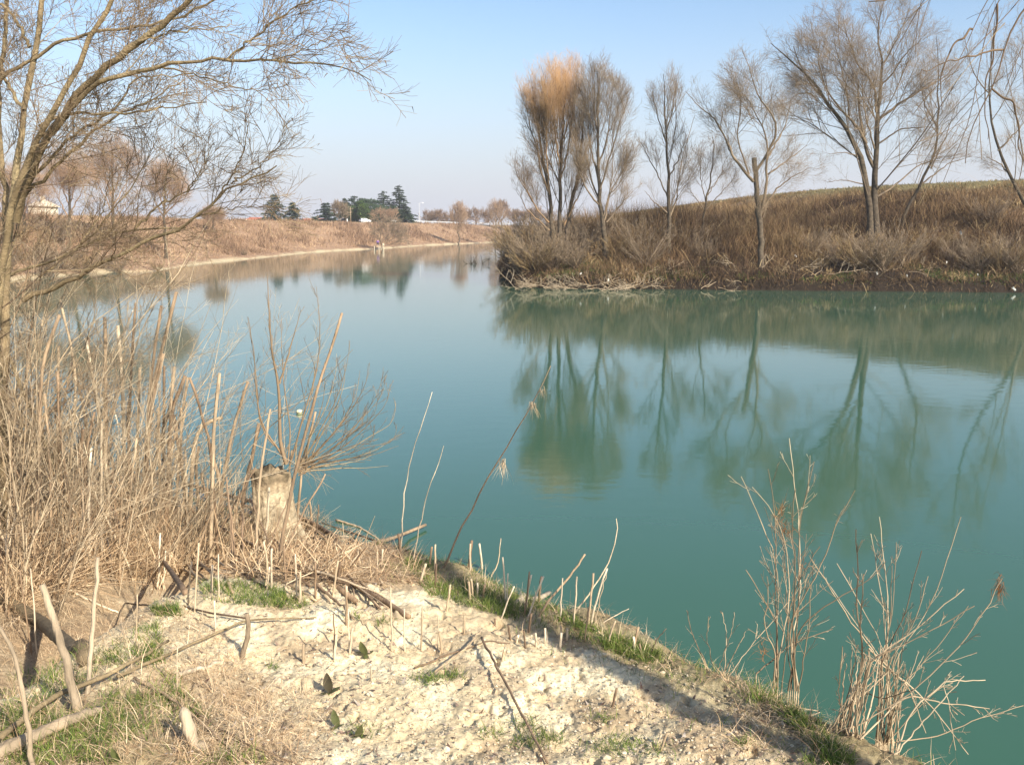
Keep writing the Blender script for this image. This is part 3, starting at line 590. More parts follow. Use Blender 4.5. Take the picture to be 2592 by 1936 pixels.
m = MB(); m.box((p[0]+1.5, p[1], p[2]+.24), (.8, .3, .14), taper=.7); m.build('lamp_head', M_white, t, False)
p = pt(887, 525, crest_at(887, 36)[1]); gz = float(H(p[0], p[1])); t = empty('utility_pole', (p[0], p[1], gz), 'slim pale utility pole in front of the evergreen clump', 'pole')
m = MB(); m.tubes(np.array([(p[0], p[1], gz-.2), (p[0], p[1], p[2])]), np.array([.11, .08]), 8, .5, True); m.build('pole', M_dead, t)
m = MB(); m.box((p[0], p[1]-.1, gz+(p[2]-gz)*.62), (.5, .12, .1)); m.build('crossarm', M_dead, t, False)
p = pt(879, 557, crest_at(879, 30)[1]); gz = float(H(p[0], p[1])); m = MB(); m.box((p[0], p[1], gz+.45), (.28, .12, 1.0), taper=.85); m.box((p[0], p[1], gz+.98), (.30, .14, .07))
o = m.build('road_marker', M_white, None, False); tag(o, 'short white road marker post left of the parked car', 'marker post')

# ------------------------------------------------------------------ white car on the crest
def car():
    p = crest_at(924, 25.2); gz = float(H(p[0], p[1])); sc = 1.0
    t = empty('parked_car', (p[0], p[1], gz), 'white hatchback parked on the grassy crest of the far levee', 'car')
    L, Wd = 4.1, 1.72
    prof = [(-2.02, .28), (-2.05, .62), (-1.98, .92), (-1.75, 1.38), (-1.45, 1.46), (-.2, 1.48), (.35, 1.36), (.95, .98), (1.55, .88), (1.95, .72), (2.05, .42), (1.98, .26)]
    def ext(pr, y0, y1, name, mat, par, inset=0):
        m = MB(); n_ = len(pr); V = []
        for y, k in ((y0, inset), (y0*.97+y1*.03, 0), (y1*.97+y0*.03, 0), (y1, inset)):
            for x, z in pr: V.append((x*(1-k*.04), y if z < 1 else y*(.84 if z > 1.2 else .95), z if k == 0 else z-.02*np.sign(z-.8)))
        V = np.array(V); F = [np.array([(r*n_+i, r*n_+(i+1) % n_, (r+1)*n_+(i+1) % n_, (r+1)*n_+i) for r in range(3) for i in range(n_)])[:, ::-1], np.arange(n_)[None], (3*n_+np.arange(n_))[::-1][None]]
        m.add(V, F); o = m.build(name, mat, None, False); o.parent = par; return o
    body = ext(prof, -Wd/2, Wd/2, 'body', M_white, t, 1)
    def part(name, mat, boxes, par=None, sub=None):
        m = MB()
        for c, s_ in boxes: m.box(c, s_)
        o = m.build(name, mat, None, False); o.parent = par or t; return o
    o = MB(); o.add(np.array([(-1.995, -.66, .96), (-1.995, .66, .96), (-1.775, .60, 1.36), (-1.775, -.60, 1.36)])+np.array([-.03, 0, 0]), [np.array([(0, 1, 2, 3)])]); q = o.build('rear_window', M_glass, None, False); q.parent = t
    for sgn in (-1, 1):
        for x0, x1 in ((-1.5, -.55), (-.45, .45)):
            o = MB(); o.add(np.array([(x0, sgn*.835, .95), (x1+.25, sgn*.835, .95), (x1-.1, sgn*.745, 1.33), (x0+.05, sgn*.745, 1.33)]), [np.array([(0, 1, 2, 3)])]); q = o.build('side_window', M_glass, None, False); q.parent = t
        part('taillight', M_red, [((-2.03, sgn*.70, .82), (.1, .2, .22))]); part('door_handle', M_metal, [((-.35, sgn*.875, .86), (.16, .03, .03))])
        part('headlight', M_glass, [((1.98, sgn*.62, .66), (.12, .28, .12))])
        for x in (-1.27, 1.28):
            o = MB(); a = np.linspace(0, 2*math.pi, 21)[:-1]
            V = np.concatenate([np.stack([x+np.cos(a)*.31, np.full(20, sgn*y), .31+np.sin(a)*.31], 1) for y in (.66, .88)])
            o.add(V, [np.array([(i, (i+1) % 20, 20+(i+1) % 20, 20+i) for i in range(20)]), np.arange(20)[None], (20+np.arange(20))[None]]); w_ = o.build('wheel', M_rubber, None, False); w_.parent = t
            o = MB(); V = np.stack([x+np.cos(a)*.19, np.full(20, sgn*.885), .31+np.sin(a)*.19], 1); o.add(V, [np.arange(20)[None]]); r_ = o.build('rim', M_metal, None, False); r_.parent = w_
    part('bumper', M_rubber, [((-2.05, 0, .36), (.12, 1.5, .16))])
    part('number_plate', M_litter, [((-2.06, 0, .60), (.03, .5, .11))])
    o = MB(); o.add(np.array([(.40, -.62, 1.34), (.40, .62, 1.34), (.97, .70, 1.0), (.97, -.70, 1.0)])+np.array([.03, 0, .03]), [np.array([(0, 3, 2, 1)])]); q = o.build('windscreen', M_glass, None, False); q.parent = t
    t.rotation_euler = (0, 0, math.radians(38)); t.scale = (.84,)*3
car()

# ------------------------------------------------------------------ angler on a plank stage
def skin_fig(name, nodes, edges, rad_, mat, parent):
    me = bpy.data.meshes.new(name); me.from_pydata([tuple(v) for v in nodes], edges, []); o = bpy.data.objects.new(name, me); COL.objects.link(o); me.materials.append(mat)
    md = o.modifiers.new('skin', 'SKIN'); md.use_smooth_shade = True
    for v, r in zip(me.skin_vertices[0].data, rad_): v.radius = (r, r)
    me.skin_vertices[0].data[0].use_root = True
    o.modifiers.new('sub', 'SUBSURF').levels = 1; o.parent = parent; return o
p = onz(957, 633); X0, Y0 = float(p[0]), float(p[1])
t = empty('fishing_stage', (X0, Y0, 0), 'small pale wooden plank stage at the far waterline', 'platform')
for i in range(5):
    m = MB(); m.box((X0+(i-2)*.46+.3, Y0, .95), (.44, 1.6, .06)); m.build('plank', M_dead, t, False)
for (dx, dy) in ((-.7, -.7), (.3, -.7), (1.2, -.7), (1.2, .7), (-.7, .7)):
    m = MB(); m.tubes(np.array([(X0+dx, Y0+dy, -.9), (X0+dx, Y0+dy, .92 if dx < 1 else 1.5)]), np.array([.09, .08]), 8, .9, True); m.build('post', M_dead, t)
t = empty('person', (X0, Y0, .98), 'seated angler in a purple jacket on the far bank', 'person')
n_ = [(0, 0, .50), (0, .02, .80), (0, .0, 1.05), (0, -.02, 1.14), (0, -.04, 1.24), (0, -.05, 1.34), (-.19, .0, 1.0), (-.24, -.12, .80), (-.14, -.33, .72), (.19, .0, 1.0), (.24, -.12, .80), (.14, -.33, .72),
      (-.12, -.02, .48), (-.16, -.42, .50), (-.16, -.44, .08), (-.16, -.58, .04), (.12, -.02, .48), (.16, -.42, .50), (.16, -.44, .08), (.16, -.58, .04)]
ed = [(0, 1), (1, 2), (2, 3), (3, 4), (4, 5), (2, 6), (6, 7), (7, 8), (2, 9), (9, 10), (10, 11), (0, 12), (12, 13), (13, 14), (14, 15), (0, 16), (16, 17), (17, 18), (18, 19)]
ra = [.15, .15, .15, .06, .10, .09, .07, .055, .04, .07, .055, .04, .09, .07, .05, .04, .09, .07, .05, .04]
skin_fig('body', n_, ed, ra, M_skin, t)
skin_fig('jacket', n_[:3]+[n_[6], n_[7], (-.15, -.30, .73), n_[9], n_[10], (.15, -.30, .73)], [(0, 1), (1, 2), (2, 3), (3, 4), (4, 5), (2, 6), (6, 7), (7, 8)], [.19, .19, .18, .10, .08, .06, .10, .08, .06], M_purple, t)
skin_fig('trousers', [(0, 0, .47)]+n_[12:15]+n_[16:19], [(0, 1), (1, 2), (2, 3), (0, 4), (4, 5), (5, 6)], [.17, .12, .09, .07, .12, .09, .07], M_navy, t)
m = MB(); V = []; m.tubes(np.array([(0, -.03, 1.30), (0, -.03, 1.36), (0, -.03, 1.41), (0, -.03, 1.43)]), np.array([.125, .125, .09, .02]), 10, .2); o = m.build('hat', M_navy); o.parent = t
t = empty('folding_stool', (X0, Y0+.02, .98), 'dark folding stool under the seated angler', 'stool'); m = MB(); m.box((X0, Y0+.02, 1.38), (.42, .36, .05)); m.build('seat', M_navy, t, False)
for a in (-.17, .17):
    for q in (-.14, .14): m = MB(); m.tubes(np.array([(X0+a, Y0+.02+q, .98), (X0+a, Y0+.02-q, 1.36)]), np.array([.015, .015]), 6); m.build('leg', M_metal, t)
m = MB(); m.tubes(np.array([(X0-.14, Y0-.33, 1.68), (X0-1.5, Y0-1.6, 2.3), (X0-3, Y0-3.1, 2.7)]), np.array([.02, .014, .006]), 6, .2); o = m.build('fishing_rod', M_navy); tag(o, 'thin fishing rod held out over the water by the angler', 'fishing rod')

# ------------------------------------------------------------------ scrub (uncountable)
rr = np.random.default_rng(91)
def scatter_px(pg, n, rr):
    xs = [p[0] for p in pg]; ys = [p[1] for p in pg]; X = rr.uniform(min(xs), max(xs), n*3); Y = rr.uniform(min(ys), max(ys), n*3)
    k = inside(X, Y, pg); return X[k][:n], Y[k][:n]
carp = crest_at(924, 25.2)
N = 90000; x = rr.uniform(-95, 12, N*4); y = rr.uniform(70, 400, N*4); k = (np.abs(x/y) < .62)
dB = seg_dist(x, y, SHB)*np.where(inside(x, y, PGB), 1, -1); k &= (dB > .25+4.5*(fbm(x*.25, y*.25, 66, 3)-.36)) & (np.hypot(x-carp[0], y-carp[1]) > 3.2) & ~((np.abs(x/y-carp[0]/carp[1]) < .008) & (y < carp[1]) & (y > carp[1]-7)) & (dB < 25+2*rr.normal(size=N*4)) & (rr.random(N*4) < np.clip(110/y, .2, 1))
x, y, dB = x[k][:N], y[k][:N], dB[k][:N]; M = len(x)
cl = fbm(x*.22, y*.12, 95, 3); fine = sm((dB-1)/5)*(1-.5*sm((dB-20)/6)); hh = (.25+1.15*sm((cl-.3)*3))*fine+.15
m = MB(); z = H(x, y, False); m.blades(np.stack([x, y, z-.05], 1), np.stack([rr.normal(0, .45, M), rr.normal(0, .45, M), np.ones(M)], 1), hh*rr.uniform(.5, 1.2, M), rr.uniform(.05, .13, M)*(.6+y/200), rr.uniform(0, .3, M), 2,
    np.clip(.45+(cl-.45)*-1.1+rr.normal(0, .17, M), 0, 1), rr=rr)
tag(m.build('scrub', M_scrubB, None, False), 'dense brown leafless scrub covering the far levee slope', 'scrub', kind='stuff')
# right bank
N = 260000; x = rr.uniform(-4, 75, N*3); y = rr.uniform(66, 190, N*3); k = (x/y < .60)
dC = seg_dist(x, y, SHC)*np.where(inside(x, y, PGC), 1, -1); cr = seg_dist(x, y, CRC)
k &= (dC > .0) & (cr > 5.2+.7*rr.normal(size=N*3)) & (rr.random(N*3) < np.clip(78/y, .2, 1)**1.5)
x, y, dC, cr = x[k][:N], y[k][:N], dC[k][:N], cr[k][:N]; M = len(x)
cl = fbm(x*.28, y*.22, 96, 3); c2 = fbm(x*.12+5, y*.12, 97, 2)
hh = (.55+1.15*sm((dC-2.0)/6))*(.45+1.1*sm((cl-.25)*3))*(1+.5*(1-sm((x-14)/10))); hh = hh*(.25+.75*sm((cr-7)/8))
m = MB(); z = H(x, y, False)
m.blades(np.stack([x, y, z-.05], 1), np.stack([rr.normal(0, .55, M), rr.normal(0, .55, M), np.ones(M)], 1), hh*rr.uniform(.3, 1.1, M), rr.uniform(.022, .06, M)*(.5+y/150), rr.uniform(0, .25, M), 3,
    np.clip(.40+(c2-.45)*.9+.12*sm((cr-4)/-2)+rr.normal(0, .19, M)-.18*(1-sm((dC-1)/5)), 0, 1), rr=rr)
q = rr.choice(len(x), 1500, replace=False); q = q[(cr[q] > 9)]; cx_, cy_ = x[q], y[q]; nb = 85; cxx = np.repeat(cx_, nb); cyy = np.repeat(cy_, nb); szz = np.repeat(rr.uniform(.5, 1.5, len(q))*(.45+.6*sm(dC[q]/3)), nb); tb = np.repeat(rr.uniform(.15, .85, len(q)), nb); M = len(cxx)
aa = rr.uniform(0, 2*math.pi, M); ee = rr.uniform(.1, 1.4, M); dv = np.stack([np.cos(aa)*np.cos(ee), np.sin(aa)*np.cos(ee), np.sin(ee)], 1); st_ = rr.uniform(.1, .75, M)
p0 = np.stack([cxx, cyy, H(cxx, cyy, False)], 1)+dv*(szz*st_)[:, None]
m.blades(p0, dv+rr.normal(0, .55, (M, 3)), szz*rr.uniform(.3, .9, M), rr.uniform(.018, .045, M)*(.5+cyy/150), rr.uniform(0, .5, M), 4, np.clip(tb+rr.normal(0, .15, M), 0, 1), rr=rr)
# long arching bramble stems and flattened canes
N2 = 5000; q = rr.choice(len(x), N2); m.blades(np.stack([x[q], y[q], H(x[q], y[q], False)+rr.uniform(0, .5, N2)], 1), np.stack([rr.normal(0, 1, N2), rr.normal(0, .6, N2)-.2, rr.uniform(.1, .9, N2)], 1), rr.uniform(.8, 2.6, N2), rr.uniform(.02, .04, N2), rr.uniform(.05, .35, N2), 6, rr.uniform(.55, 1, N2), taper=False, rr=rr)
xs = rr.uniform(-2, 48, 60000); ys = rr.uniform(64, 80, 60000); ds = seg_dist(xs, ys, SHC)*np.where(inside(xs, ys, PGC), 1, -1); k2 = (ds > .1) & (ds < 1.1); xs, ys = xs[k2][:16000], ys[k2][:16000]; M = len(xs)
m.blades(np.stack([xs, ys, H(xs, ys, False)+rr.uniform(0, .12, M)], 1), np.stack([rr.normal(0, .7, M), rr.normal(-.9, .4, M), rr.uniform(-.5, .8, M)], 1), rr.uniform(.25, .9, M), rr.uniform(.02, .05, M), rr.uniform(.1, .5, M), 4, np.clip(.38+.25*rr.normal(size=M), 0, 1)*(.5+.9*fbm(xs*.6, ys*.6, 44, 2)), rr=rr)
tag(m.build('scrub', M_scrubC, None, False), 'tall reddish brown dry stems and brambles covering the right bank', 'scrub', kind='stuff')
# mossy ground cover and short grass at right bank's lip and on its crest
N = 26000; x = rr.uniform(-1, 45, N); y = rr.uniform(66, 80, N); dC = seg_dist(x, y, SHC)*np.where(inside(x, y, PGC), 1, -1); k = (dC > .3) & (dC < 5) & (fbm(x*.3, y*.3, 71, 3) > .42); x, y = x[k], y[k]; M = len(x)
m = MB(); m.blades(np.stack([x, y, H(x, y, False)-.02], 1), np.stack([rr.normal(0, .6, M), rr.normal(0, .6, M)-.3, np.ones(M)], 1), rr.uniform(.1, .35, M), rr.uniform(.04, .09, M), rr.uniform(.1, .5, M), 2, rr.uniform(0, .9, M)*.6, rr=rr)
tag(m.build('bank_grass', M_grass, None, False), 'short green grass and moss on the lip of the right bank', 'grass', kind='stuff'); m = MB()
N = 40000; x = rr.uniform(25, 75, N); y = rr.uniform(70, 220, N); cr = seg_dist(x, y, CRC); k = (cr < 7.2) & (x/y < .6); x, y = x[k], y[k]; M = len(x)
m.blades(np.stack([x, y, H(x, y, False)-.02], 1), np.stack([rr.normal(0, .6, M), rr.normal(0, .6, M), np.ones(M)], 1), rr.uniform(.1, .3, M), rr.uniform(.05, .11, M), rr.uniform(.1, .5, M), 2, rr.uniform(0, 1, M), rr=rr)
tag(m.build('crest_grass', mat_ramp('olive_grass', [(0, (.10, .085, .04)), (1, (.27, .225, .11))], .9, .4, .35), None, False), 'short olive winter grass along the crest of the right bank', 'grass', kind='stuff')

# ------------------------------------------------------------------ shrubs of whips
def whips(m, base, dirs, L, r0, rr, npt=9, wob=.05, trop=.05, ch=(5, 3), k=4, tint=(.3, .8), lf=.4, ang=28, minr=.0012, droop=0):
    M = len(base); P = np.empty((M, npt, 3)); P[:, 0] = base; d = dirs/np.linalg.norm(dirs, axis=1, keepdims=True); st = (L/(npt-1))[:, None]
    for q in range(npt-1):
        P[:, q+1] = P[:, q]+d*st; d = d+rr.normal(0, wob, (M, 3))+np.array([0, 0, 1.])*trop; d /= np.linalg.norm(d, axis=1, keepdims=True)
    R = r0[:, None]*np.linspace(1, .22, npt)[None]; m.tubes(P, R, k+1, rr.uniform(*tint, M)); tips = P[:, -1]
    Q, R2 = P, R
    for c in ch:
        Q, R2 = grow(Q, R2, c, .2, .97, lf, ang, 5, wob, trop, .012, rr, tipf=.35, minr=minr); m.tubes(Q, R2, 3, rr.uniform(*tint, len(Q)))
    return tips
protos = []
for s_ in range(3):
    rr = np.random.default_rng(200+s_); t = empty('willow_shrub', (0, 0, 0), 'x', 'shrub', 'leafless shrubs along the right bank')
    m = MB(); M = 46; a = rr.uniform(0, 2*math.pi, M); d = np.stack([np.cos(a)*.75, np.sin(a)*.75, rr.uniform(.5, 1.3, M)], 1); whips(m, rr.normal(0, .12, (M, 3))*np.array([1, 1, 0]), d, rr.uniform(1.6, 3.2, M), rr.uniform(.014, .03, M), rr, ch=(8, 6), wob=.09, trop=.05, lf=.38, minr=.007, tint=(.25, .95))
    m.build('branches', M_scrubC if s_ == 1 else M_twig, t); protos.append(t)
# placed: (px, depth, scale)
spots = [(1300, 76, 1.0), (1330, 75, 1.1), (1365, 76, 1.3), (1400, 75, 1.2), (1345, 80, 1.5), (1310, 84, 1.5), (1380, 82, 1.6), (1285, 92, 1.3), (1430, 79, 1.5), (1300, 100, 1.6), (1340, 95, 1.7), (1460, 75, 1.0), (1500, 80, 1.3), (1560, 77, 1.1), (1610, 78, 1.6),
         (1640, 75, 1.3), (1670, 79, 1.2), (1740, 78, 1.1), (1790, 76, .9), (1850, 79, 1.1), (1280, 115, 1.6), (1292, 108, 1.6), (1990, 77, .9), (2060, 76, 1.0), (2130, 73.5, 1.1), (2180, 72, 1.5), (2240, 71.5, 1.6), (2290, 73, 1.3), (2350, 75, 1.0), (2420, 73, 1.0), (2480, 71, 1.2),
         (2540, 70.5, 1.3), (2585, 70, 1.4), (2500, 77, 1.1), (1275, 124, 1.5), (1420, 88, 1.5), (1360, 90, 1.5)]
for i, (px, D, sc) in enumerate(spots):
    o = protos[i] if i < 3 else copy_tree(protos[i % 3]); p = pt(px, 600, D); sc *= (1.15 if px < 1480 else 1); px += 26 if px < 1345 else 0; p = pt(px, 600, D)
    o.location = (p[0], D, float(H(p[0], D, False))-.1); o.rotation_euler = (random.uniform(-.15, .15), random.uniform(-.15, .15), random.uniform(0, 6.28)); o.scale = (sc, sc, sc*.9)
    wh = ('in the front row of the wooded point' if D < 78 else 'in the second row of the wooded point' if D < 90 else 'in the third row of the wooded point' if D < 110 else 'at the rear of the wooded point') if px < 1480 else \
        'right of the grey rounded willow' if px < 1600 else 'at the foot of the slender upright tree' if px < 1720 else 'below the small thin tree' if px < 1880 else 'right of the snapped-off tree' if px < 2100 else 'at the foot of the big forked tree' if px < 2300 else 'right of the big forked tree' if px < 2450 else 'near the right edge of the right bank'
    big_ = 'tall ' if sc > 1.35 else 'low ' if sc < 1.05 else ''
    if px < 1480: wh += ', under the orange willow' if 1355 < px < 1425 else ', left' if px <= 1355 else ', right'
    o['label'] = big_+['leafless grey-brown', 'leafless reddish-brown', 'bare twiggy'][i % 3]+' shrub '+wh; o['group'] = 'shrubs '+wh+' '+str(sc > 1.35)[:0]+['grey-brown', 'reddish', 'twiggy'][i % 3]
for i, (px, D, sc) in enumerate([(-40, 92, 1.5), (20, 88, 1.3), (70, 96, 1.6), (120, 90, 1.2), (170, 97, 1.4), (215, 96, 1.1), (262, 101, 1.0), (300, 100, .9), (60, 104, 1.6), (150, 108, 1.5), (240, 112, 1.3), (400, 103, .5), (620, 150, .5)]):
    o = copy_tree(protos[[0, 2, 1][i % 3]]); p = pt(px, 690, D); z_ = float(H(p[0], D, False))
    o.location = (p[0], D, max(z_, .1)-.1); o.rotation_euler = (0, 0, i*1.7); o.scale = (sc, sc, sc*.9); o['label'] = 'leafless shrub on the far left bank, seen behind the near branches'; o['group'] = 'shrubs on the far left bank'
    if i >= 11: o['label'] = ['small dark bare shrub alone at the far waterline left of the cream strip', 'tiny bare shrub alone at the far waterline, middle of the levee'][i-11]; del o['group']
# driftwood snags and fallen boughs along the right waterline
dp = []
for s_ in range(4):
    rr = np.random.default_rng(230+s_); m = MB()
    P = np.zeros((1, 9, 3)); d = np.array([1, 0, .12]); 
    for q in range(8): P[0, q+1] = P[0, q]+d*.36; d = d+rr.normal(0, .25, 3)*np.array([.3, 1, .7]); d /= np.linalg.norm(d)
    R = np.linspace(.034, .012, 9)[None]; m.tubes(P, R, 6, .45)
    Q, R2 = grow(P, R, 8, .2, .95, .45, 40, 6, .18, -.01, .02, rr, tipf=.3, minr=.008); m.tubes(Q, R2, 4, rr.uniform(.3, 1, len(Q)))
    Q, R2 = grow(Q, R2, 5, .2, .95, .5, 40, 5, .18, 0, .02, rr, tipf=.4, minr=.006); m.tubes(Q, R2, 3, rr.uniform(.1, .9, len(Q)))
    dp.append(m.build('fallen_branch', M_dead))
rr = np.random.default_rng(240); k = 0
for px in list(np.linspace(1300, 1640, 58))+list(np.linspace(1650, 2588, 46)):
    px += rr.uniform(-10, 10); p = onz(px, 738); Ysh = p[1]+rr.uniform(1.2, 4.5) if px > 1640 else p[1]+rr.uniform(.4, 3.6); x0 = (px-W_/2)/F_*Ysh*1.0
    dC = float(seg_dist(np.array([x0]), np.array([Ysh]), SHC)[0])
    if k < 4: o = dp[k]
    else: o = dp[k % 4].copy(); COL.objects.link(o)
    k += 1; z = max(float(H(x0, Ysh, False)), .0)+rr.uniform(.05, .25); o.location = (x0, Ysh, z); sc = rr.uniform(.4, .95); o.scale = (sc, sc, sc)
    o.rotation_euler = (rr.uniform(-.5, .5), rr.uniform(-.5, .35), rr.choice([0, math.pi])+rr.uniform(-.9, .9))
    if px < 1640: tag(o, 'bleached fallen branch in the brushwood pile at the wooded point', 'branch', 'dead branches piled at the point')
    else: tag(o, 'pale fallen branch caught along the dark edge of the right bank', 'branch', 'fallen branches along the right bank')
# wind-blown plastic scraps
def scrap(seed, name='plastic_scrap'):
    rr = np.random.default_rng(seed); g = 6; u, v = np.meshgrid(np.linspace(-1, 1, g), np.linspace(-1, 1, g)); P = np.stack([u*.13*(1+.3*rr.normal(size=u.shape)*.4), rr.normal(0, .05, u.shape), v*.2*(1+.2*rr.normal(size=u.shape)*.5)], -1).reshape(-1, 3)
    F = np.array([(i*g+j, i*g+j+1, (i+1)*g+j+1, (i+1)*g+j) for i in range(g-1) for j in range(g-1)]); m = MB(); m.add(P, [F]); m.add(P+np.array([0, .012, 0]), [F[:, ::-1]]); return m.build(name, M_litter)
lit = [(1537, 633, 'tree trunk base'), (1596, 654, ''), (1777, 647, ''), (1623, 667, ''), (1401, 678, ''), (1470, 696, ''), (2014, 651, ''), (2296, 701, ''), (2553, 657, ''), (2396, 668, ''), (2220, 695, ''), (2475, 699, ''), (2567, 735, ''), (1314, 615, ''), (1540, 712, ''), (1690, 685, ''), (2432, 593, '')]
sp_ = [scrap(300+i) for i in range(3)]
for i, (px, py, _) in enumerate(lit):
    o = sp_[i] if i < 3 else sp_[i % 3].copy()
    if i >= 3: COL.objects.link(o)
    g = gnd([px], [py], .8)[0]; o.location = tuple(g+np.array([0, 0, .1])); sc = [.8, .5, .6, .4][i % 4]; o.scale = (sc*.7, sc, sc); o.rotation_euler = (rr.uniform(-.3, .3), rr.uniform(-.8, .8), rr.uniform(-.6, .6))
    tag(o, 'white scrap of plastic caught in the scrub of the right bank', 'litter', 'plastic scraps in the right bank scrub')
m = MB(); g = onz(1213, 668); rr = np.random.default_rng(5); M = 14
whips(m, np.array([g]*M)+rr.normal(0, .5, (M, 3))*np.array([1.6, .4, 0])+np.array([0, 0, -.1]), np.stack([rr.normal(0, .8, M), rr.normal(0, .3, M), rr.uniform(.2, 1, M)], 1), rr.uniform(.6, 1.6, M), np.full(M, .05), rr, ch=(3,), minr=.02, tint=(0, .3), wob=.2)
tag(m.build('driftwood_snag', M_bark), 'dark twiggy snag poking out of the water left of the wooded point', 'driftwood')

# ------------------------------------------------------------------ float on the water
g = onz(758, 1046); r_ = .082
t = empty('fishing_float', tuple(g), 'small round yellow-white float on the water behind the stump shoots', 'float')
m = MB(); u = np.linspace(-math.pi/2, math.pi/2, 11); m.tubes(np.stack([np.full(11, g[0]), np.full(11, g[1]), .035+np.sin(u)*r_*.8], 1), np.cos(u)*r_+1e-4, 18); m.build('ball', flat('float_yellow', (.80, .74, .42), .35), t)
m = MB(); m.tubes(np.array([(g[0], g[1], .025), (g[0], g[1], .045)]), np.array([r_*1.03, r_*1.03]), 18); m.build('band', M_rubber, t)

# ------------------------------------------------------------------ near left trees
def near_tree(name, label, base, limbs, seed, mats, nlev, lf, angs, twr, D, wob=.09, trop=.02, depth=.25, trunkn=1, buds=0):
    rr = np.random.default_rng(seed); gz = float(H(base[0], base[1])); t = empty(name, (base[0], base[1], gz), label, 'tree')
    LP = []; LR = []; mt = MB(); mc = MB()
    for k, (pl, w0, w1, D0, D1) in enumerate(limbs):
        P = trace(pl, D0, D1)
        if k < trunkn: P = np.vstack([[base[0]+.12*k, base[1], gz-.2], P])
        Q = resample(P, 24); Q[1:-1] += rr.normal(0, .010, (22, 3)); R = np.linspace(w0, w1, 24)*.72*(D0/F_)/2*(1+rr.normal(0, .05, 24))
        if k < trunkn: R[:2] *= 1.3
        (mt if k < trunkn else mc).tubes(Q, R, 10, (.3+.35*vn(np.arange(24)*.7, np.full(24, k*3.1), seed))[None]); LP.append(Q); LR.append(R)
    mt.build('trunk', mats[0], t)
    if len(mc.V): mc.build('limbs', mats[0], t)
    mc = MB(); P = np.array(LP); R = np.array(LR)
    for k, n_ in enumerate(nlev):
        P, R = grow(P, R, n_, .15, .99, lf[k], angs[k], [9, 7, 5, 4][k], wob, trop, .0055, rr, Lmin=[.35, .22, .14, .1][k], tipf=.3, minr=twr*[1.7, 1.2, .9, .8][k]); mc.tubes(P, R, [5, 4, 3, 3][k], np.clip(.35+.1*k+rr.normal(0, .2, len(P)), 0, 1))
    if buds:
        i = rr.integers(0, len(P), buds); p = P[i, -1]; dv = rr.normal(size=(buds, 3)); dv[:, 2] -= .8; mc.blades(p, dv, rr.uniform(.02, .06, buds), rr.uniform(.008, .016, buds), rr.uniform(0, .5, buds), 3, rr.uniform(0, .3, buds), rr=rr)
    mc.build('twigs', mats[1], t); return t
near_tree('willow_tree', 'near willow with several long leaning limbs filling the upper left of the picture', (-5.6, 9.6), [
    ([(10, 900), (15, 700), (30, 560), (45, 400), (60, 280), (85, 130), (110, 20), (125, -60)], 40, 16, 9.4, 9.8),
    ([(-10, 880), (0, 700), (20, 560), (90, 340), (150, 260), (210, 130), (255, 60), (300, -40)], 38, 13, 9.2, 8.6),
    ([(40, 560), (60, 480), (130, 330), (200, 235), (270, 170), (350, 105), (430, 50), (520, -30)], 30, 16, 9.3, 8.4),
    ([(130, 340), (230, 215), (300, 185), (400, 168), (500, 155), (580, 150), (660, 152), (740, 158), (830, 160), (880, 172), (940, 205)], 19, 2.5, 9.0, 7.8),
    ([(-20, 215), (60, 160), (120, 120), (220, 85), (330, 72), (430, 55), (510, 20), (570, -20)], 13, 6, 9.8, 9.2),
    ([(100, 320), (160, 286), (318, 290), (408, 272), (522, 259)], 11, 3, 9.2, 8.6),
    ([(570, 152), (640, 95), (700, 50), (760, 15), (840, -20)], 8, 3, 8.4, 7.9),
    ([(400, 168), (500, 190), (600, 225), (690, 235)], 7, 2, 8.7, 8.2),
    ([(90, 440), (200, 330), (290, 285), (340, 200), (420, 190), (500, 190)], 12, 3, 9.2, 9.6),
    ([(75, 120), (45, 60), (20, 20), (-20, 0)], 12, 8, 9.7, 10), ([(60, 280), (20, 220), (0, 180), (-30, 100)], 13, 8, 9.6, 10.2),
    ([(350, 105), (440, 80), (520, 75), (620, 60)], 8, 2, 8.6, 8.8), ([(20, 620), (-5, 300), (10, 100), (20, -40)], 22, 12, 9.8, 10.2),
    ([(700, 155), (760, 130), (840, 95), (900, 60)], 4, 1.5, 8.0, 7.7), ([(60, 500), (170, 395), (240, 330), (290, 295), (350, 270), (470, 200)], 14, 3, 9.3, 9.0)],
    401, (M_barkn, M_twign), (22, 9, 6), (.26, .5, .6), (44, 40, 40), .0020, 9, trunkn=2, buds=500)
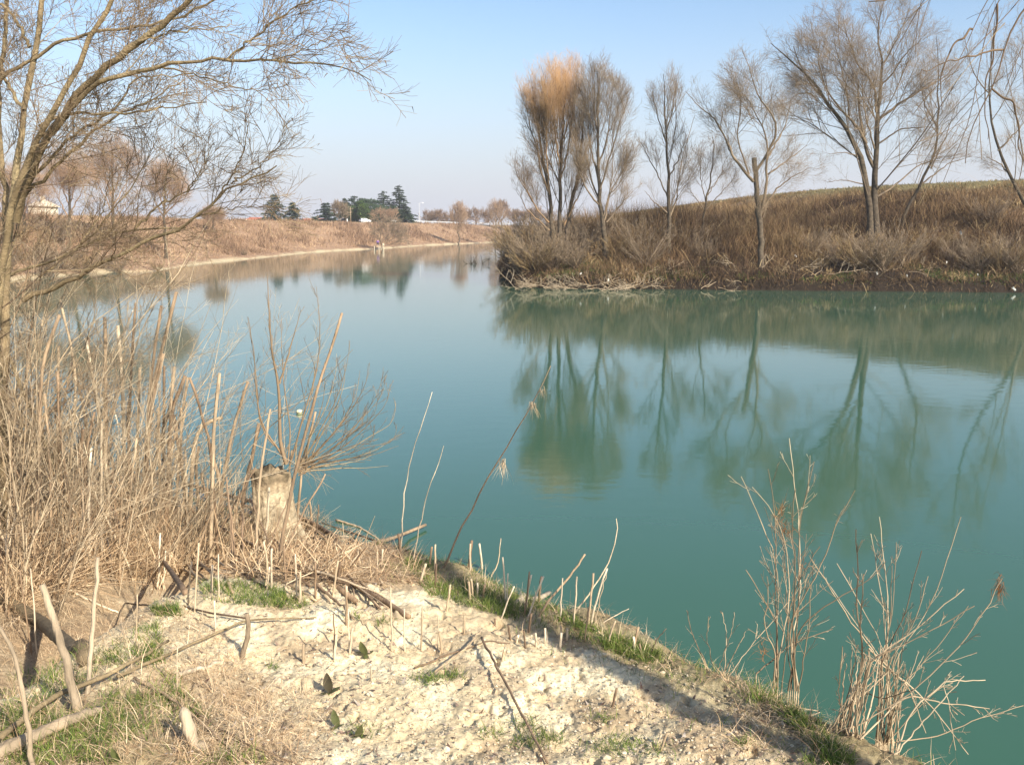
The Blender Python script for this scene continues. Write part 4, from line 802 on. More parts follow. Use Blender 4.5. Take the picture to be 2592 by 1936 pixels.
near_tree('leaning_willow', 'low willow at left whose pale limbs lean out over the river', (-4.9, 10.4), [
    ([(-40, 760), (0, 689), (63, 683), (142, 660), (221, 622), (316, 588), (364, 575), (411, 569), (470, 577)], 20, 5, 10.0, 9.6),
    ([(60, 760), (177, 711), (253, 670), (316, 638), (380, 603), (443, 591), (494, 550), (544, 508), (585, 467), (649, 452), (700, 420)], 20, 4, 9.6, 8.8),
    ([(100, 700), (221, 610), (300, 515), (367, 420), (400, 350)], 9, 2, 9.6, 9.2),
    ([(340, 580), (411, 515), (474, 486), (510, 440)], 10, 2, 9.5, 9.2), ([(544, 508), (590, 440), (620, 380), (630, 310)], 7, 2, 9.0, 8.8), ([(585, 467), (680, 400), (720, 360)], 6, 2, 8.9, 8.7),
    ([(494, 550), (560, 530), (640, 520), (680, 525)], 6, 1.5, 9.1, 8.8), ([(474, 486), (520, 420), (540, 350)], 5, 1.5, 9.3, 9.1), ([(180, 650), (260, 540), (280, 430)], 7, 2, 9.7, 9.9), ([(411, 515), (420, 440), (470, 370)], 5, 1.5, 9.3, 9.4)],
    402, (M_barkn, M_twign), (20, 9, 6), (.34, .5, .6), (38, 38, 38), .0018, 9, trunkn=1, buds=200)
# thicket of yellowish whips rising at the left edge
rr = np.random.default_rng(403); t = empty('willow_thicket', (-4.6, 8.6, float(H(-4.6, 8.6))), 'thicket of yellow-brown whip shoots rising at the left edge', 'shrub'); m = MB(); M = 270
bx = rr.uniform(-7.2, -3.6, M); by = rr.uniform(7.0, 12.5, M); d = np.stack([rr.normal(.34, .35, M), rr.normal(0, .2, M), rr.uniform(.7, 1.2, M)], 1)
whips(m, np.stack([bx, by, H(bx, by)-.05], 1), d, rr.uniform(1.2, 3.4, M)*np.where(rr.random(M) < .3, 1.2, .85), rr.uniform(.004, .010, M), rr, npt=12, wob=.07, trop=.01, ch=(9, 5), tint=(.2, 1), lf=.34, ang=36, minr=.0014); m.build('shoots', M_stem, t)
rr = np.random.default_rng(405); t = empty('willow_thicket', (-6.2, 9.8, float(H(-6.2, 9.8))), 'taller pale twiggy brush at the left edge, behind the yellow-brown whips', 'shrub'); m = MB(); M = 120
bx = rr.uniform(-8.8, -5.1, M); by = rr.uniform(8.6, 13.5, M); d = np.stack([rr.normal(.3, .4, M), rr.normal(0, .25, M), rr.uniform(.6, 1.2, M)], 1)
whips(m, np.stack([bx, by, H(bx, by)-.05], 1), d, rr.uniform(2.2, 4.6, M), rr.uniform(.006, .013, M), rr, npt=12, wob=.09, trop=.0, ch=(11, 6), tint=(.3, 1), lf=.32, ang=40, minr=.0019); m.build('shoots', M_stem, t)
# off-frame willow on the right whose boughs hang into the picture and whose trunk shades the bank
rr = np.random.default_rng(404); tx, ty = 4.08, -.50; gz = float(H(tx, ty))
near_tree('weeping_willow', 'near willow standing out of frame at right, its thin boughs hanging into the upper right corner', (tx, ty), [], 1, (M_barkn, M_twign), (), (), (), .002, 5) if False else None
t = empty('overhanging_willow', (tx, ty, gz), 'near willow whose thin drooping boughs hang into the upper right corner', 'tree')
m = MB(); P = resample([(tx, ty, gz-.3), (tx, ty, gz+1.5), (tx+.05, ty+.05, gz+3.0), (tx+.1, ty+.2, gz+4.2), (tx+.25, ty+.9, gz+5.2)], 18); m.tubes(P, np.linspace(.105, .07, 18), 12, .4); m.build('trunk', M_barkn, t)
m = MB(); LP = []; LR = []; LPF = []
def bough(pl, r0, r1, k=6, n_=64):
    if LP and pl[0][2] < 7 and not np.allclose(pl[0], topp): A_ = np.concatenate(LPF); pl = [tuple(A_[np.argmin(np.linalg.norm(A_-np.array(pl[0]), axis=1))])]+list(pl)[1:]
    Q = resample(pl, n_); Q[1:-1] += np.stack([.04*(vn(np.arange(n_)*.14, np.full(n_, 9.*len(LP)+3*q_), 77)-.5) for q_ in range(3)], 1)[1:-1]*.6; R = np.linspace(r0, r1, n_); m.tubes(Q, R, k, .15); LPF.append(Q); LP.append(resample(Q, 16)); LR.append(np.interp(np.linspace(0, 1, 16), np.linspace(0, 1, n_), R)); return Q
topp = np.array((tx+.2, ty+.6, gz+4.9))
c5 = lambda L, D0, D1=None: [tuple(v) for v in trace(r4(L), D0, D1)]
bough([tuple(topp), (3.6, 2.2, 7.2)]+c5([(1690, -60), (1613, 30), (1540, 130), (1490, 230), (1480, 450), (1400, 540), (1330, 680), (1290, 900)], 5.0, 5.0), .022, .002)
bough(c5([(1490, 230), (1300, 300), (1150, 360), (1050, 390)], 5.0, 4.8), .006, .002)
bough(c5([(1480, 450), (1540, 560), (1590, 700), (1600, 900), (1560, 1110)], 5.0, 5.1), .006, .0015)
bough([tuple(topp), (3.0, 2.4, 7.6)]+c5([(1480, -120), (1380, 50), (1310, 200), (1260, 360), (1190, 440), (1030, 505)], 5.2, 4.9), .010, .0015)
bough([tuple(topp), (2.6, 2.6, 7.8)]+c5([(1060, -120), (1045, 0), (1040, 100), (1020, 190), (1015, 300)], 5.0, 5.0), .010, .0015)
bough([tuple(topp), (3.4, 2.6, 7.4)]+c5([(1500, -80), (1420, 100), (1360, 300), (1340, 500), (1310, 700), (1240, 860), (1170, 1000)], 5.2, 5.1), .010, .0015)
bough([tuple(topp), (3.5, 2.6, 7.4)]+c5([(1620, -40), (1560, 60), (1450, 160), (1380, 240), (1250, 340), (1180, 470)], 5.1, 4.8), .010, .0015)
bough([tuple(topp), (2.4, 2.8, 7.6)]+c5([(950, -120), (910, 10), (860, 50), (810, 45), (760, 10)], 5.0, 5.0), .012, .003)
bough(c5([(1430, 80), (1440, 300), (1400, 520), (1410, 700), (1430, 900)], 5.2, 5.2), .006, .0015)
bough(c5([(1330, 150), (1220, 250), (1160, 420), (1150, 640)], 5.1, 5.0), .006, .0015)
m.build('boughs', M_twign, t); m = MB(); Pq, Rq = np.array(LP), np.array(LR)
Q, R2 = grow(Pq, Rq, 13, .35, .99, .16, 35, 8, .07, -.10, .006, rr, tipf=.3, minr=.0022); m.tubes(Q, R2, 4, rr.uniform(.1, .8, len(Q)))
Q, R2 = grow(Q, R2, 4, .2, .95, .4, 38, 5, .07, -.08, .006, rr, tipf=.4, minr=.0014); m.tubes(Q, R2, 3, rr.uniform(.1, .8, len(Q)))
m.build('twigs', M_twign, t)

# ------------------------------------------------------------------ stump with shoots
r6 = lambda L: [(x/2.36+500, y/2.36+700) for x, y in L]
rr = np.random.default_rng(410); SD = 10.3; sb = pt(700, 1300, SD)
t = empty('tree_stump', (sb[0], sb[1], float(H(sb[0], sb[1]))), 'pale cut stump on the little spit with bare willow shoots sprouting from it', 'stump')
m = MB(); k = 72; zz = np.linspace(-.45, .47, 26); tz = float(pt(700, 1185, SD)[2]); a = np.linspace(0, 2*math.pi, k+1)[:-1]; V = []; TT = []
for z in list(zz)+[.475, .43]:
    f = (z+.45)/.92; r = .205+.14*(1-f)**3 if z in zz else (.13 if z > .45 else .05)
    lob = 1+.13*np.sin(3*a+1.2)+.07*np.sin(5*a+2*f)+.10*(vn(a*7, np.full(k, f*2.2), 5)-.5)+.07*(vn(a*16, np.full(k, f*9), 6)-.5)
    rag = .05*(vn(a*3.5, np.full(k, 2.), 8)-.5)*(f > .75)*2
    V.append(np.stack([sb[0]-.02-.05*f+np.cos(a)*r*lob, sb[1]+np.sin(a)*r*lob, tz-.5+z+rag], 1)); TT.append(np.clip(.75-.5*sm((f-.72)/.25)+.5*(vn(a*6, np.full(k, f*7), 12)-.5), 0, 1))
V = np.concatenate(V); nr = len(zz)+2; F = np.array([(i*k+j, i*k+(j+1) % k, (i+1)*k+(j+1) % k, (i+1)*k+j) for i in range(nr-1) for j in range(k)]); m.add(V, [F, ((nr-1)*k+np.arange(k))[None]], np.concatenate(TT)); m.build('stump_wood', M_stump, t, True)
m = MB()
def stem(L, r0, r1, D0, D1=None, tr=r6, tint=.5, n_=16, k=6):
    Q = resample(trace(tr(L), D0, D1 or D0), n_); Q[1:-1] += rr.normal(0, .002, (n_-2, 3)); R = np.linspace(r0, r1, n_); m.tubes(Q, R, k, tint); return Q, R
SL = [stem(*a) for a in [([(530, 1120), (490, 1020), (490, 640), (450, 500), (430, 300), (415, -20)], .024, .003, SD, 10.2), ([(490, 640), (540, 480), (570, 370), (620, 200)], .012, .002, SD, 10.5),
    ([(500, 1060), (380, 890), (350, 700), (340, 450), (300, 250)], .012, .002, SD, 9.9), ([(540, 1110), (560, 920), (520, 700), (500, 400), (500, 230)], .010, .002, SD, 10.7),
    ([(560, 1100), (640, 800), (720, 560), (735, 300), (710, 60)], .011, .002, SD, 10.2), ([(490, 1030), (420, 980), (370, 880), (350, 560), (320, 380)], .008, .002, SD, 10.6)]]
tips = [(1190, 880), (1185, 760), (1150, 640), (1110, 540), (1020, 520), (910, 380), (830, 460), (760, 560), (1200, 1010), (1140, 1130), (1060, 1060), (970, 560), (880, 520), (1080, 700), (1000, 760), (940, 640), (1210, 940), (1120, 590), (1060, 880), (820, 700), (700, 480)]
for i, (x, y) in enumerate(tips):
    bx_, by_ = 600+rr.uniform(-20, 60), 1150+rr.uniform(-20, 40); mx_, my_ = bx_+(x-bx_)*.62, by_+(y-by_)*.30
    SL.append(stem([(bx_, by_), (mx_-60, my_-10), (mx_+(x-mx_)*.35, my_+(y-my_)*.35), (x-(8 if x > 900 else 0), y+120*(y < 900)), (x, y)], rr.uniform(.006, .010), .0015, SD, SD+rr.uniform(-.6, .6), r6, rr.uniform(.3, .8)))
P = np.array([s[0] for s in SL]); R = np.array([s[1] for s in SL])
Q, R2 = grow(P, R, 9, .3, .98, .22, 28, 7, .06, .05, .008, rr, tipf=.3, minr=.0022); m.tubes(Q, R2, 4, rr.uniform(.1, .7, len(Q)))
Q, R2 = grow(Q, R2, 3, .2, .95, .4, 30, 5, .06, .05, .008, rr, tipf=.3, minr=.0016); m.tubes(Q, R2, 3, rr.uniform(.1, .7, len(Q)))
P = np.array([s[0] for s in SL[6:]])[:, :6]; R = np.array([s[1] for s in SL[6:]])[:, :6]
Q, R2 = grow(P, R, 7, .0, .6, .7, 70, 7, .12, -.03, .003, rr, tipf=.3, minr=.0012); m.tubes(Q, R2, 3, rr.uniform(.3, .9, len(Q)))
m.build('shoots', M_twign, t)

# ------------------------------------------------------------------ right foreground shrubs
rS = lambda L: [(x/1.864+1700, y/1.864+1050) for x, y in L]
def px_shrub(name, label, lines, base_px, D, seed, r0=(.0022, .0045), nch=(7, 3), spread=.35, lf=(.22, .4)):
    global m, rr
    rr = np.random.default_rng(seed); g = gnd([base_px[0]], [base_px[1]])[0]; t = empty(name, tuple(g), label, 'shrub'); m = MB(); SL = []
    for L in lines:
        b_ = rS([L[0]])[0]; gb = gnd([b_[0]], [b_[1]])[0]; D0 = gb[1] if gb[2] > .6 else D
        if gb[2] <= .6:
            q0 = pt(*b_, D0); hz_ = float(H(q0[0], q0[1])); m.tubes(np.array([(q0[0]+rr.normal(0, .10), q0[1]+rr.normal(0, .05), min(hz_, q0[2])-.1), (q0[0], q0[1], (max(hz_, 0)+q0[2])/2), tuple(q0)]), np.array([.004, .0035, r0[0]]), 6, rr.uniform(.4, 1))
        SL.append(stem(L, rr.uniform(*r0), .0016, D0, D0+rr.uniform(-spread, spread), rS, rr.uniform(.15, .85), 18, 6))
    P = np.array([s[0] for s in SL]); R = np.array([s[1] for s in SL])
    Q, R2 = grow(P, R, nch[0], .25, .97, lf[0], 30, 7, .07, .04, .008, rr, tipf=.3, minr=.0014); m.tubes(Q, R2, 4, rr.uniform(.1, .8, len(Q)))
    Q, R2 = grow(Q, R2, nch[1], .2, .95, lf[1], 32, 5, .07, .03, .008, rr, tipf=.3, minr=.001); m.tubes(Q, R2, 3, rr.uniform(.2, 1, len(Q)))
    m.build('stems', M_stem, t); return t, g
t1, g1 = px_shrub('willow_shrub', 'upright cluster of bare pale shoots on the lip, left of the broom-like clump', [
    [(600, 1300), (560, 1090), (610, 860), (605, 560), (590, 400), (555, 110)], [(490, 1290), (500, 900), (500, 700), (430, 520), (328, 290)], [(500, 1290), (495, 1000), (490, 500), (455, 255)], [(580, 1300), (550, 1000), (620, 850), (700, 730), (780, 500), (865, 355)],
    [(560, 1300), (600, 950), (600, 500), (640, 350), (672, 220)], [(400, 1220), (560, 1080), (700, 1030), (760, 1010)], [(520, 1290), (560, 900), (640, 700), (700, 620)], [(480, 1280), (560, 870), (540, 600), (480, 450), (380, 340)], [(500, 1290), (500, 980), (350, 730)],
    [(590, 1300), (570, 1000), (590, 700), (560, 560), (585, 350)], [(570, 1300), (550, 1100), (540, 800), (520, 500)], [(600, 1310), (650, 1000), (660, 800)], [(480, 1290), (490, 1100), (430, 1000), (460, 850), (450, 760)], [(550, 1300), (600, 1000), (720, 900), (960, 760), (1010, 690)]],
    (1990, 1745), 4.0, 501)
rr = np.random.default_rng(9); M_fluff = mat_ramp('rusty_fluff', [(0, (.20, .075, .02)), (1, (.42, .22, .08))], .9)
for (cx, cy, n_) in ((520, 470, 60), (545, 560, 70), (620, 715, 30), (430, 1110, 40)):
    m = MB(); c = trace(rS([(cx, cy), (cx, cy+1)]), 3.9)[0]; p = c+rr.normal(0, .018, (n_, 3))*np.array([.7, .7, 1.4]); m.blades(p, rr.normal(size=(n_, 3))+np.array([0, 0, .8]), rr.uniform(.03, .09, n_), rr.uniform(.0015, .003, n_), rr.uniform(0, .5, n_), 3, rr.uniform(0, .35, n_), rr=rr); m.build('seed_head', M_fluff, t1)
rr = np.random.default_rng(77); L2 = []
for i in range(34):
    bx_ = rr.uniform(730, 1060); tx_ = 880+(bx_-730)*.75+rr.normal(0, 95); by_ = 1490+(bx_-730)*.22; L2.append([(bx_, by_), ((bx_+tx_)/2+rr.normal(0, 12), 1330), (tx_, rr.uniform(1080, 1220))])
for tp in [(1365, 480), (1380, 820), (980, 480), (1060, 600), (1180, 640), (700, 740), (905, 750), (870, 540), (1040, 710), (660, 680), (1430, 900), (780, 700), (1210, 760), (940, 560)]:
    bx_ = rr.uniform(800, 1080); L2.append([(bx_, 1500+(bx_-800)*.2), (900+(bx_-800)*.5, 1150), (900+(bx_-800)*.5+(tp[0]-950)*.45, 1150+(tp[1]-1150)*.35), tp])
L2 += [[(800, 1510), (1150, 1300), (1350, 1100), (1500, 900), (1560, 770)], [(890, 1530), (1100, 1320), (1300, 1360), (1500, 1385)], [(960, 1550), (1250, 1520), (1450, 1430), (1660, 1370)], [(1000, 1560), (1060, 1300), (1250, 1100), (1400, 900)],
       [(900, 1120), (1100, 1250), (1250, 1400), (1400, 1600)], [(930, 1100), (1120, 1280), (1200, 1500)], [(1000, 1560), (1290, 1250), (1340, 1580)], [(880, 1300), (1000, 1340), (1150, 1290)], [(1050, 1600), (1380, 1230)], [(1060, 1600), (1120, 1400), (1300, 1250), (1480, 1250)]]
t2, g2 = px_shrub('willow_shrub', 'sprawling broom-like clump of bare straw-coloured stems at the lower right', L2, (2200, 1890), 4.1, 502, nch=(6, 3), spread=.3, lf=(.16, .4))
m = MB(); c = trace(rS([(1550, 810), (1550, 811)]), 4.1)[0]; p = c+rr.normal(0, .014, (120, 3))*np.array([.6, .6, 2.0]); m.blades(p, rr.normal(size=(120, 3))+np.array([-.3, 0, -.8]), rr.uniform(.03, .07, 120), rr.uniform(.0015, .003, 120), rr.uniform(0, .5, 120), 3, rr.uniform(0, .35, 120), rr=rr)
m.build('seed_head', M_straw if False else bpy.data.materials['rusty_fluff'], t2)
# small weeds on the lip
t3, g3 = px_shrub('dead_weed', 'thin forked dead weed on the lip left of the upright shoots', [[(160, 1170), (100, 1040), (70, 920)], [(200, 1200), (165, 1050), (175, 950)], [(250, 1200), (260, 1040), (240, 930)], [(250, 1210), (330, 1060), (350, 1020)], [(220, 1200), (290, 1000), (295, 930)], [(270, 1230), (400, 1060), (560, 870)]], (1820, 1690), 4.3, 503, r0=(.002, .0035), nch=(3, 1), spread=.1)

# ------------------------------------------------------------------ single stems and canes
def cane_obj(name, P, R, mat, label, cat, group=None, k=7, tint=None, seed=0, cap=True, nodes=False):
    r_ = np.random.default_rng(seed); mm_ = MB(); P = np.asarray(P, float); R = np.asarray(R, float)
    if nodes: R = R*(1+.14*(np.arange(len(R)) % 4 == 0))
    mm_.tubes(P, R, k, (np.clip((.5 if tint is None else tint)+.16*(vn(np.arange(len(P))*1.1, np.full(len(P), 3.3*seed), 4)-.5), 0, 1))[None], cap)
    o = mm_.build(name, mat); b_ = P[0]; me = o.data; c = np.empty(len(me.vertices)*3); me.vertices.foreach_get('co', c); c = c.reshape(-1, 3)-b_; me.vertices.foreach_set('co', c.ravel()); o.location = tuple(b_); me.update()
    return tag(o, label, cat, group)
def stand(base, tips, w0, w1, lean, name, label, cat, mat, group=None, tint=None, seed=0, n_=14, nodes=False):
    """base px on the ground, then traced px points upward; lean = metres towards (-) or away from the camera at the tip"""
    g = gnd([base[0]], [base[1]])[0]; P = trace([base]+list(tips), g[1], g[1]+lean); P[0] = g-np.array([0, 0, .04]); r_ = np.random.default_rng(seed+1)
    Q = resample(P, n_); Q[1:-1] += r_.normal(0, min(.003, .006*np.linalg.norm(Q[-1]-Q[0])), (n_-2, 3)); s = g[1]/F_
    return cane_obj(name, Q, np.linspace(w0, w1, n_)*s/2, mat, label, cat, group, tint=tint, seed=seed, nodes=nodes)
def lie(pts, w0, w1, name, label, cat, mat, group=None, tint=None, seed=0, up=None, n_=20):
    X = gnd([p[0] for p in pts], [p[1] for p in pts]); s = X[:, 1]/F_; r = rays([p[0] for p in pts], [p[1] for p in pts])
    up = up or [0]*len(pts)
    for i in range(len(pts)):                     # lift off the ground by moving towards the eye
        v = np.array([0, 0, CAMZ])-X[i]; v /= np.linalg.norm(v); X[i] += v*(w0*s[i]*.5+up[i])
    Q = resample(X, n_)
    gz_ = H(Q[:, 0], Q[:, 1]); Q[:, 2] = np.maximum(Q[:, 2], gz_+w0*s[0]*.15)
    r_ = np.random.default_rng(seed+2); Q[1:-1] += r_.normal(0, .002, (n_-2, 3))
    return cane_obj(name, Q, np.linspace(w0, w1, n_)*s.mean()/2, mat, label, cat, group, tint=tint, seed=seed)
q6 = lambda L: [(x/2.458, y/2.458+1300) for x, y in L]      # lower-left crop
q8 = lambda L: [(x/2.458+800, y/2.458+1300) for x, y in L]  # lower-middle crop
stand((700, 1440), [(745, 1200), (800, 1000), (845, 860), (866, 792)], 9.5, 6.5, .25, 'tall_cane', 'tallest reddish-brown cane leaning right in front of the stump shoots', 'cane', M_cane, tint=.45, seed=1, nodes=True)
o = stand((1113, 1440), [(1185, 1300), (1242, 1195), (1300, 1100), (1348, 1031), (1394, 926)], 6, 2, .1, 'dead_weed', 'slanting dark dead weed stem with shredded wisps hanging from it', 'weed', M_cane, tint=.42, seed=2)
rr = np.random.default_rng(12); g = gnd([1113], [1440])[0]
for (cx, cy, n_, ln) in ((1272, 1165, 30, .15), (1350, 1020, 26, .10), (1372, 985, 20, .08)):
    m = MB(); c = pt(cx, cy, g[1]+.07); p = c+rr.normal(0, .010, (n_, 3)); m.blades(p, rr.normal(0, .25, (n_, 3))+np.array([0, 0, -.9]), rr.uniform(.4, 1.2, n_)*ln, rr.uniform(.002, .005, n_), rr.uniform(-.1, .2, n_), 5, rr.uniform(.6, 1, n_), rr=rr); m.build('wisp', M_straw, o)
SS = [
 (stand, ((1012, 1400), [(1024, 1240), (1047, 1130), (1075, 1050), (1094, 992)], 4, 1.5, .1), 'thin curved pale grass stem rising right of the stump', .9),
 (stand, ((1045, 1420), [(1058, 1345), (1085, 1240), (1110, 1170), (1123, 1128)], 4, 1.5, .1), 'second thin pale grass stem beside the slanting weed', .85),
 (stand, ((1436, 1560), [(1500, 1490), (1545, 1420), (1563, 1370), (1560, 1312)], 5, 2, .05), 'long curved pale shoot on the grassy lip, bending upward', .8),
 (stand, ((1350, 1560), [(1400, 1505), (1450, 1450), (1481, 1402)], 7, 5, .05), 'stout brown broken shoot slanting right from the grassy lip', .5),
 (stand, ((1240, 1462), [(1262, 1420), (1268, 1362)], 4, 2, .05), 'short thin pale shoot in the middle of the grassy lip', .8),
 (stand, ((1500, 1580), [(1520, 1510), (1538, 1437)], 4, 2, .05), 'slim pale twig standing at the edge right of the curved shoot', .8),
 (stand, ((1495, 1582), [(1550, 1560), (1592, 1540)], 4, 2, .05), 'low pale twig reaching right over the water', .9),
 (stand, ((1640, 1660), [(1660, 1620), (1687, 1590)], 4, 2, .05), 'short dark twig at the water side of the lip', .1),
]
for i, (f, a, lab, ti) in enumerate(SS): f(*a, 'dry_shoot', lab, 'shoot', M_cane, None, ti, 20+i)
stand((203, 1804), [(163, 1658), (106, 1479)], 26, 17, .1, 'thick_stake', 'thick pale stake leaning left in the lower left grass', 'stake', M_dead, tint=.5, seed=40)
stand((218, 1760), [(235, 1580), (248, 1410)], 14, 10, .15, 'pale_stake', 'slim straight pale stake beside the thick leaning one', 'stake', M_dead, tint=.6, seed=41)
stand((85, 1945), [(60, 1760), (49, 1678), (20, 1620), (-10, 1575)], 15, 10, .05, 'crooked_stick', 'crooked pinkish stick rising at the lower left corner', 'stick', M_dead, tint=.5, seed=42)
stand((606, 1660), [(628, 1610), (630, 1580), (624, 1552)], 15, 12, .0, 'bent_stump', 'short grey bent stub with a sunlit shadow on the pale soil', 'stub', M_dead, tint=.25, seed=43)
stand((540, 1690), [(505, 1640), (440, 1540), (420, 1500)], 0.1, 0.1, 0, 'x', 'x', 'x', M_dead) if False else None
LY = [
 ([(0, 1865), (122, 1768), (285, 1703), (427, 1621)], 17, 8, 'forked_branch', 'long grey-brown branch lying across the lower left grass', .35, [.10, .12, .12, .15], M_barkn),
 ([(297, 1711), (468, 1638), (622, 1568), (800, 1562)], 9, 4, 'side_branch', 'thinner side branch running right over the pale soil from the long grey one', .45, [.08, .08, .05, .02], M_barkn),
 ([(-10, 1905), (81, 1865), (171, 1825), (252, 1796)], 42, 26, 'fallen_log', 'pale weathered log in the bottom left corner', .42, [.03, .03, .02, .0], M_dead),
 ([(-10, 1505), (98, 1568), (220, 1674)], 38, 30, 'old_log', 'dull brown half-buried log behind the thick leaning stake', .1, [.02, .02, 0], M_barkn),
 ([(447, 1707), (510, 1690), (570, 1678)], 13, 11, 'driftwood_piece', 'short bleached piece of wood lying left of the bent stub', .8, [.01, .01, .01], M_dead),
 ([(317, 1526), (450, 1538), (622, 1564)], 6, 4, 'dark_stick', 'thin dark stick lying straight across the soil above the bent stub', .0, [.02, .04, .05], M_cane),
 ([(800, 1442), (920, 1490), (1036, 1560)], 16, 12, 'fallen_pole', 'stout brown fallen pole ending on the pale soil in the middle', .3, [.06, .05, .02], M_cane),
 ([(800, 1402), (880, 1455), (963, 1540)], 8, 5, 'fallen_cane', 'brown cane slanting down beside the stout fallen pole', .3, [.12, .1, .02], M_cane),
 ([(820, 1400), (912, 1385), (1000, 1360), (1077, 1328)], 10, 12, 'broken_branch', 'pinkish broken branch sticking up to the right over the water edge', .55, [.02, .06, .12, .22], M_cane),
 ([(800, 1478), (850, 1520), (895, 1565)], 8, 5, 'fallen_cane', 'short brown cane lying below the stout fallen pole', .35, [.05, .05, .02], M_cane),
 ([(1219, 1613), (1296, 1760), (1386, 1930)], 8, 6, 'long_stick', 'long thin brown stick slanting down the pale soil to the bottom edge', .25, [.10, .06, .01], M_cane),
 ([(1050, 1690), (1110, 1665), (1240, 1620), (1290, 1628)], 6, 3, 'twisted_stick', 'twisted grey stick lying across the soil below the cane stubs', .25, [.01, .02, .03, .01], M_cane),
 ([(1315, 1530), (1370, 1512), (1390, 1500)], 17, 15, 'sawn_branch', 'short cut length of pale branch lying in the grassy lip', .75, [.04, .05, .06], M_dead),
 ([(470, 1225), (640, 1270), (797, 1314), (850, 1360), (868, 1410)], 12, 8, 'bowed_cane', 'dark bowed cane arching over the spit below the stump', .12, [.5, .5, .45, .3, .1], M_cane),
 ([(500, 1240), (650, 1290), (790, 1330), (835, 1375)], 10, 7, 'bowed_cane', 'paler bowed cane just under the dark arching one', .6, [.5, .5, .4, .2], M_cane),
 ([(330, 1180), (480, 1290), (640, 1380), (760, 1440), (900, 1520)], 11, 7, 'fallen_cane', 'very long brown cane running down right through the reeds to the soil', .4, [.6, .5, .35, .2, .05], M_cane),
 ([(310, 1300), (400, 1400), (470, 1500)], 10, 9, 'fallen_cane', 'olive brown cane slanting down through the litter left of the green grass', .3, [.3, .2, .03], M_cane),
 ([(700, 1270), (860, 1370), (1010, 1450), (1100, 1500)], 9, 5, 'fallen_cane', 'long tan cane lying toward the grassy lip', .6, [.5, .3, .1, .02], M_cane),
 ([(170, 1490), (260, 1535), (300, 1550)], 7, 5, 'fallen_cane', 'yellowish cane lying on bare soil near the slim stake', .95, [.02, .02, .01], M_cane),
 ([(340, 1715), (440, 1770), (570, 1880), (640, 1936)], 9, 5, 'fallen_cane', 'orange-brown cane pointing to the bottom edge through dry grass', .5, [.04, .05, .03, .0], M_cane),
 ([(480, 1790), (600, 1870), (760, 1936)], 7, 4, 'fallen_cane', 'dull cane in the straw right of the pale wood chunk', .4, [.03, .03, .0], M_cane),
 ([(1100, 1700), (1180, 1640), (1220, 1590)], 5, 4, 'thin_cane', 'thin dry cane slanting up among the stubs on the soil', .7, [.0, .08, .15], M_cane),
 ([(1985, 1835), (2080, 1800), (1840, 1760)][::-1], 5, 3, 'thin_cane', 'thin cane over the shaded soil near the lower right', .8, [.02, .03, .02], M_cane),
]
for i, (pts, w0, w1, nm, lab, ti, up, mt) in enumerate(LY): lie(pts, w0, w1, nm, lab, 'branch' if 'cane' not in nm else 'cane', mt, None, ti, 60+i, up)
rr = np.random.default_rng(1200)
for i in range(46):
    x0, y0 = rr.uniform(330, 900), rr.uniform(1290, 1440); an = rr.normal(.55, .35); Lp = rr.uniform(120, 330); x1, y1 = x0+Lp*math.cos(an), y0+Lp*math.sin(an); y1 = min(y1, 1500+.1*(x1-600)); h0 = rr.uniform(.02, .35)
    if x1 > 1080: continue
    ti = rr.uniform(.1, .85); near_ = 'below the stump' if 620 < x0 < 800 else 'right of the stump' if x0 >= 800 else 'in the reeds left of the stump' if x0 > 480 else 'among the left reeds'
    lab = ('long' if Lp > 230 else 'short')+(' pale' if ti > .6 else ' dark' if ti < .35 else ' brown')+' fallen cane lying '+('steeply' if an > .7 else 'nearly level' if an < .3 else 'slanting')+' '+near_
    lie([(x0, y0), ((x0+x1)/2, (y0+y1)/2-rr.uniform(0, 14)), (x1, y1)], rr.uniform(5, 8.5), 4, 'fallen_cane', lab, 'cane', M_cane, lab.replace('cane', 'canes', 1), ti, 1200+i, [h0, h0*.6, .02])
# pale wood chunk at the bottom
g = gnd([500], [1890])[0]; m = MB(); rr = np.random.default_rng(33)
P = trace([(520, 1905), (490, 1880), (478, 1840), (462, 1790)], g[1], g[1]+.03); Q = resample(P, 14); Rr = np.array([52, 46, 42, 34, 28, 28, 32, 36, 34, 30, 32, 34, 26, 10])*(g[1]/F_)/2*(1+rr.normal(0, .06, 14)); m.tubes(Q, Rr, 12, .62, True)
tag(m.build('wood_chunk', M_dead), 'knobbly cream-coloured root stub standing in the grass at the bottom', 'stub')
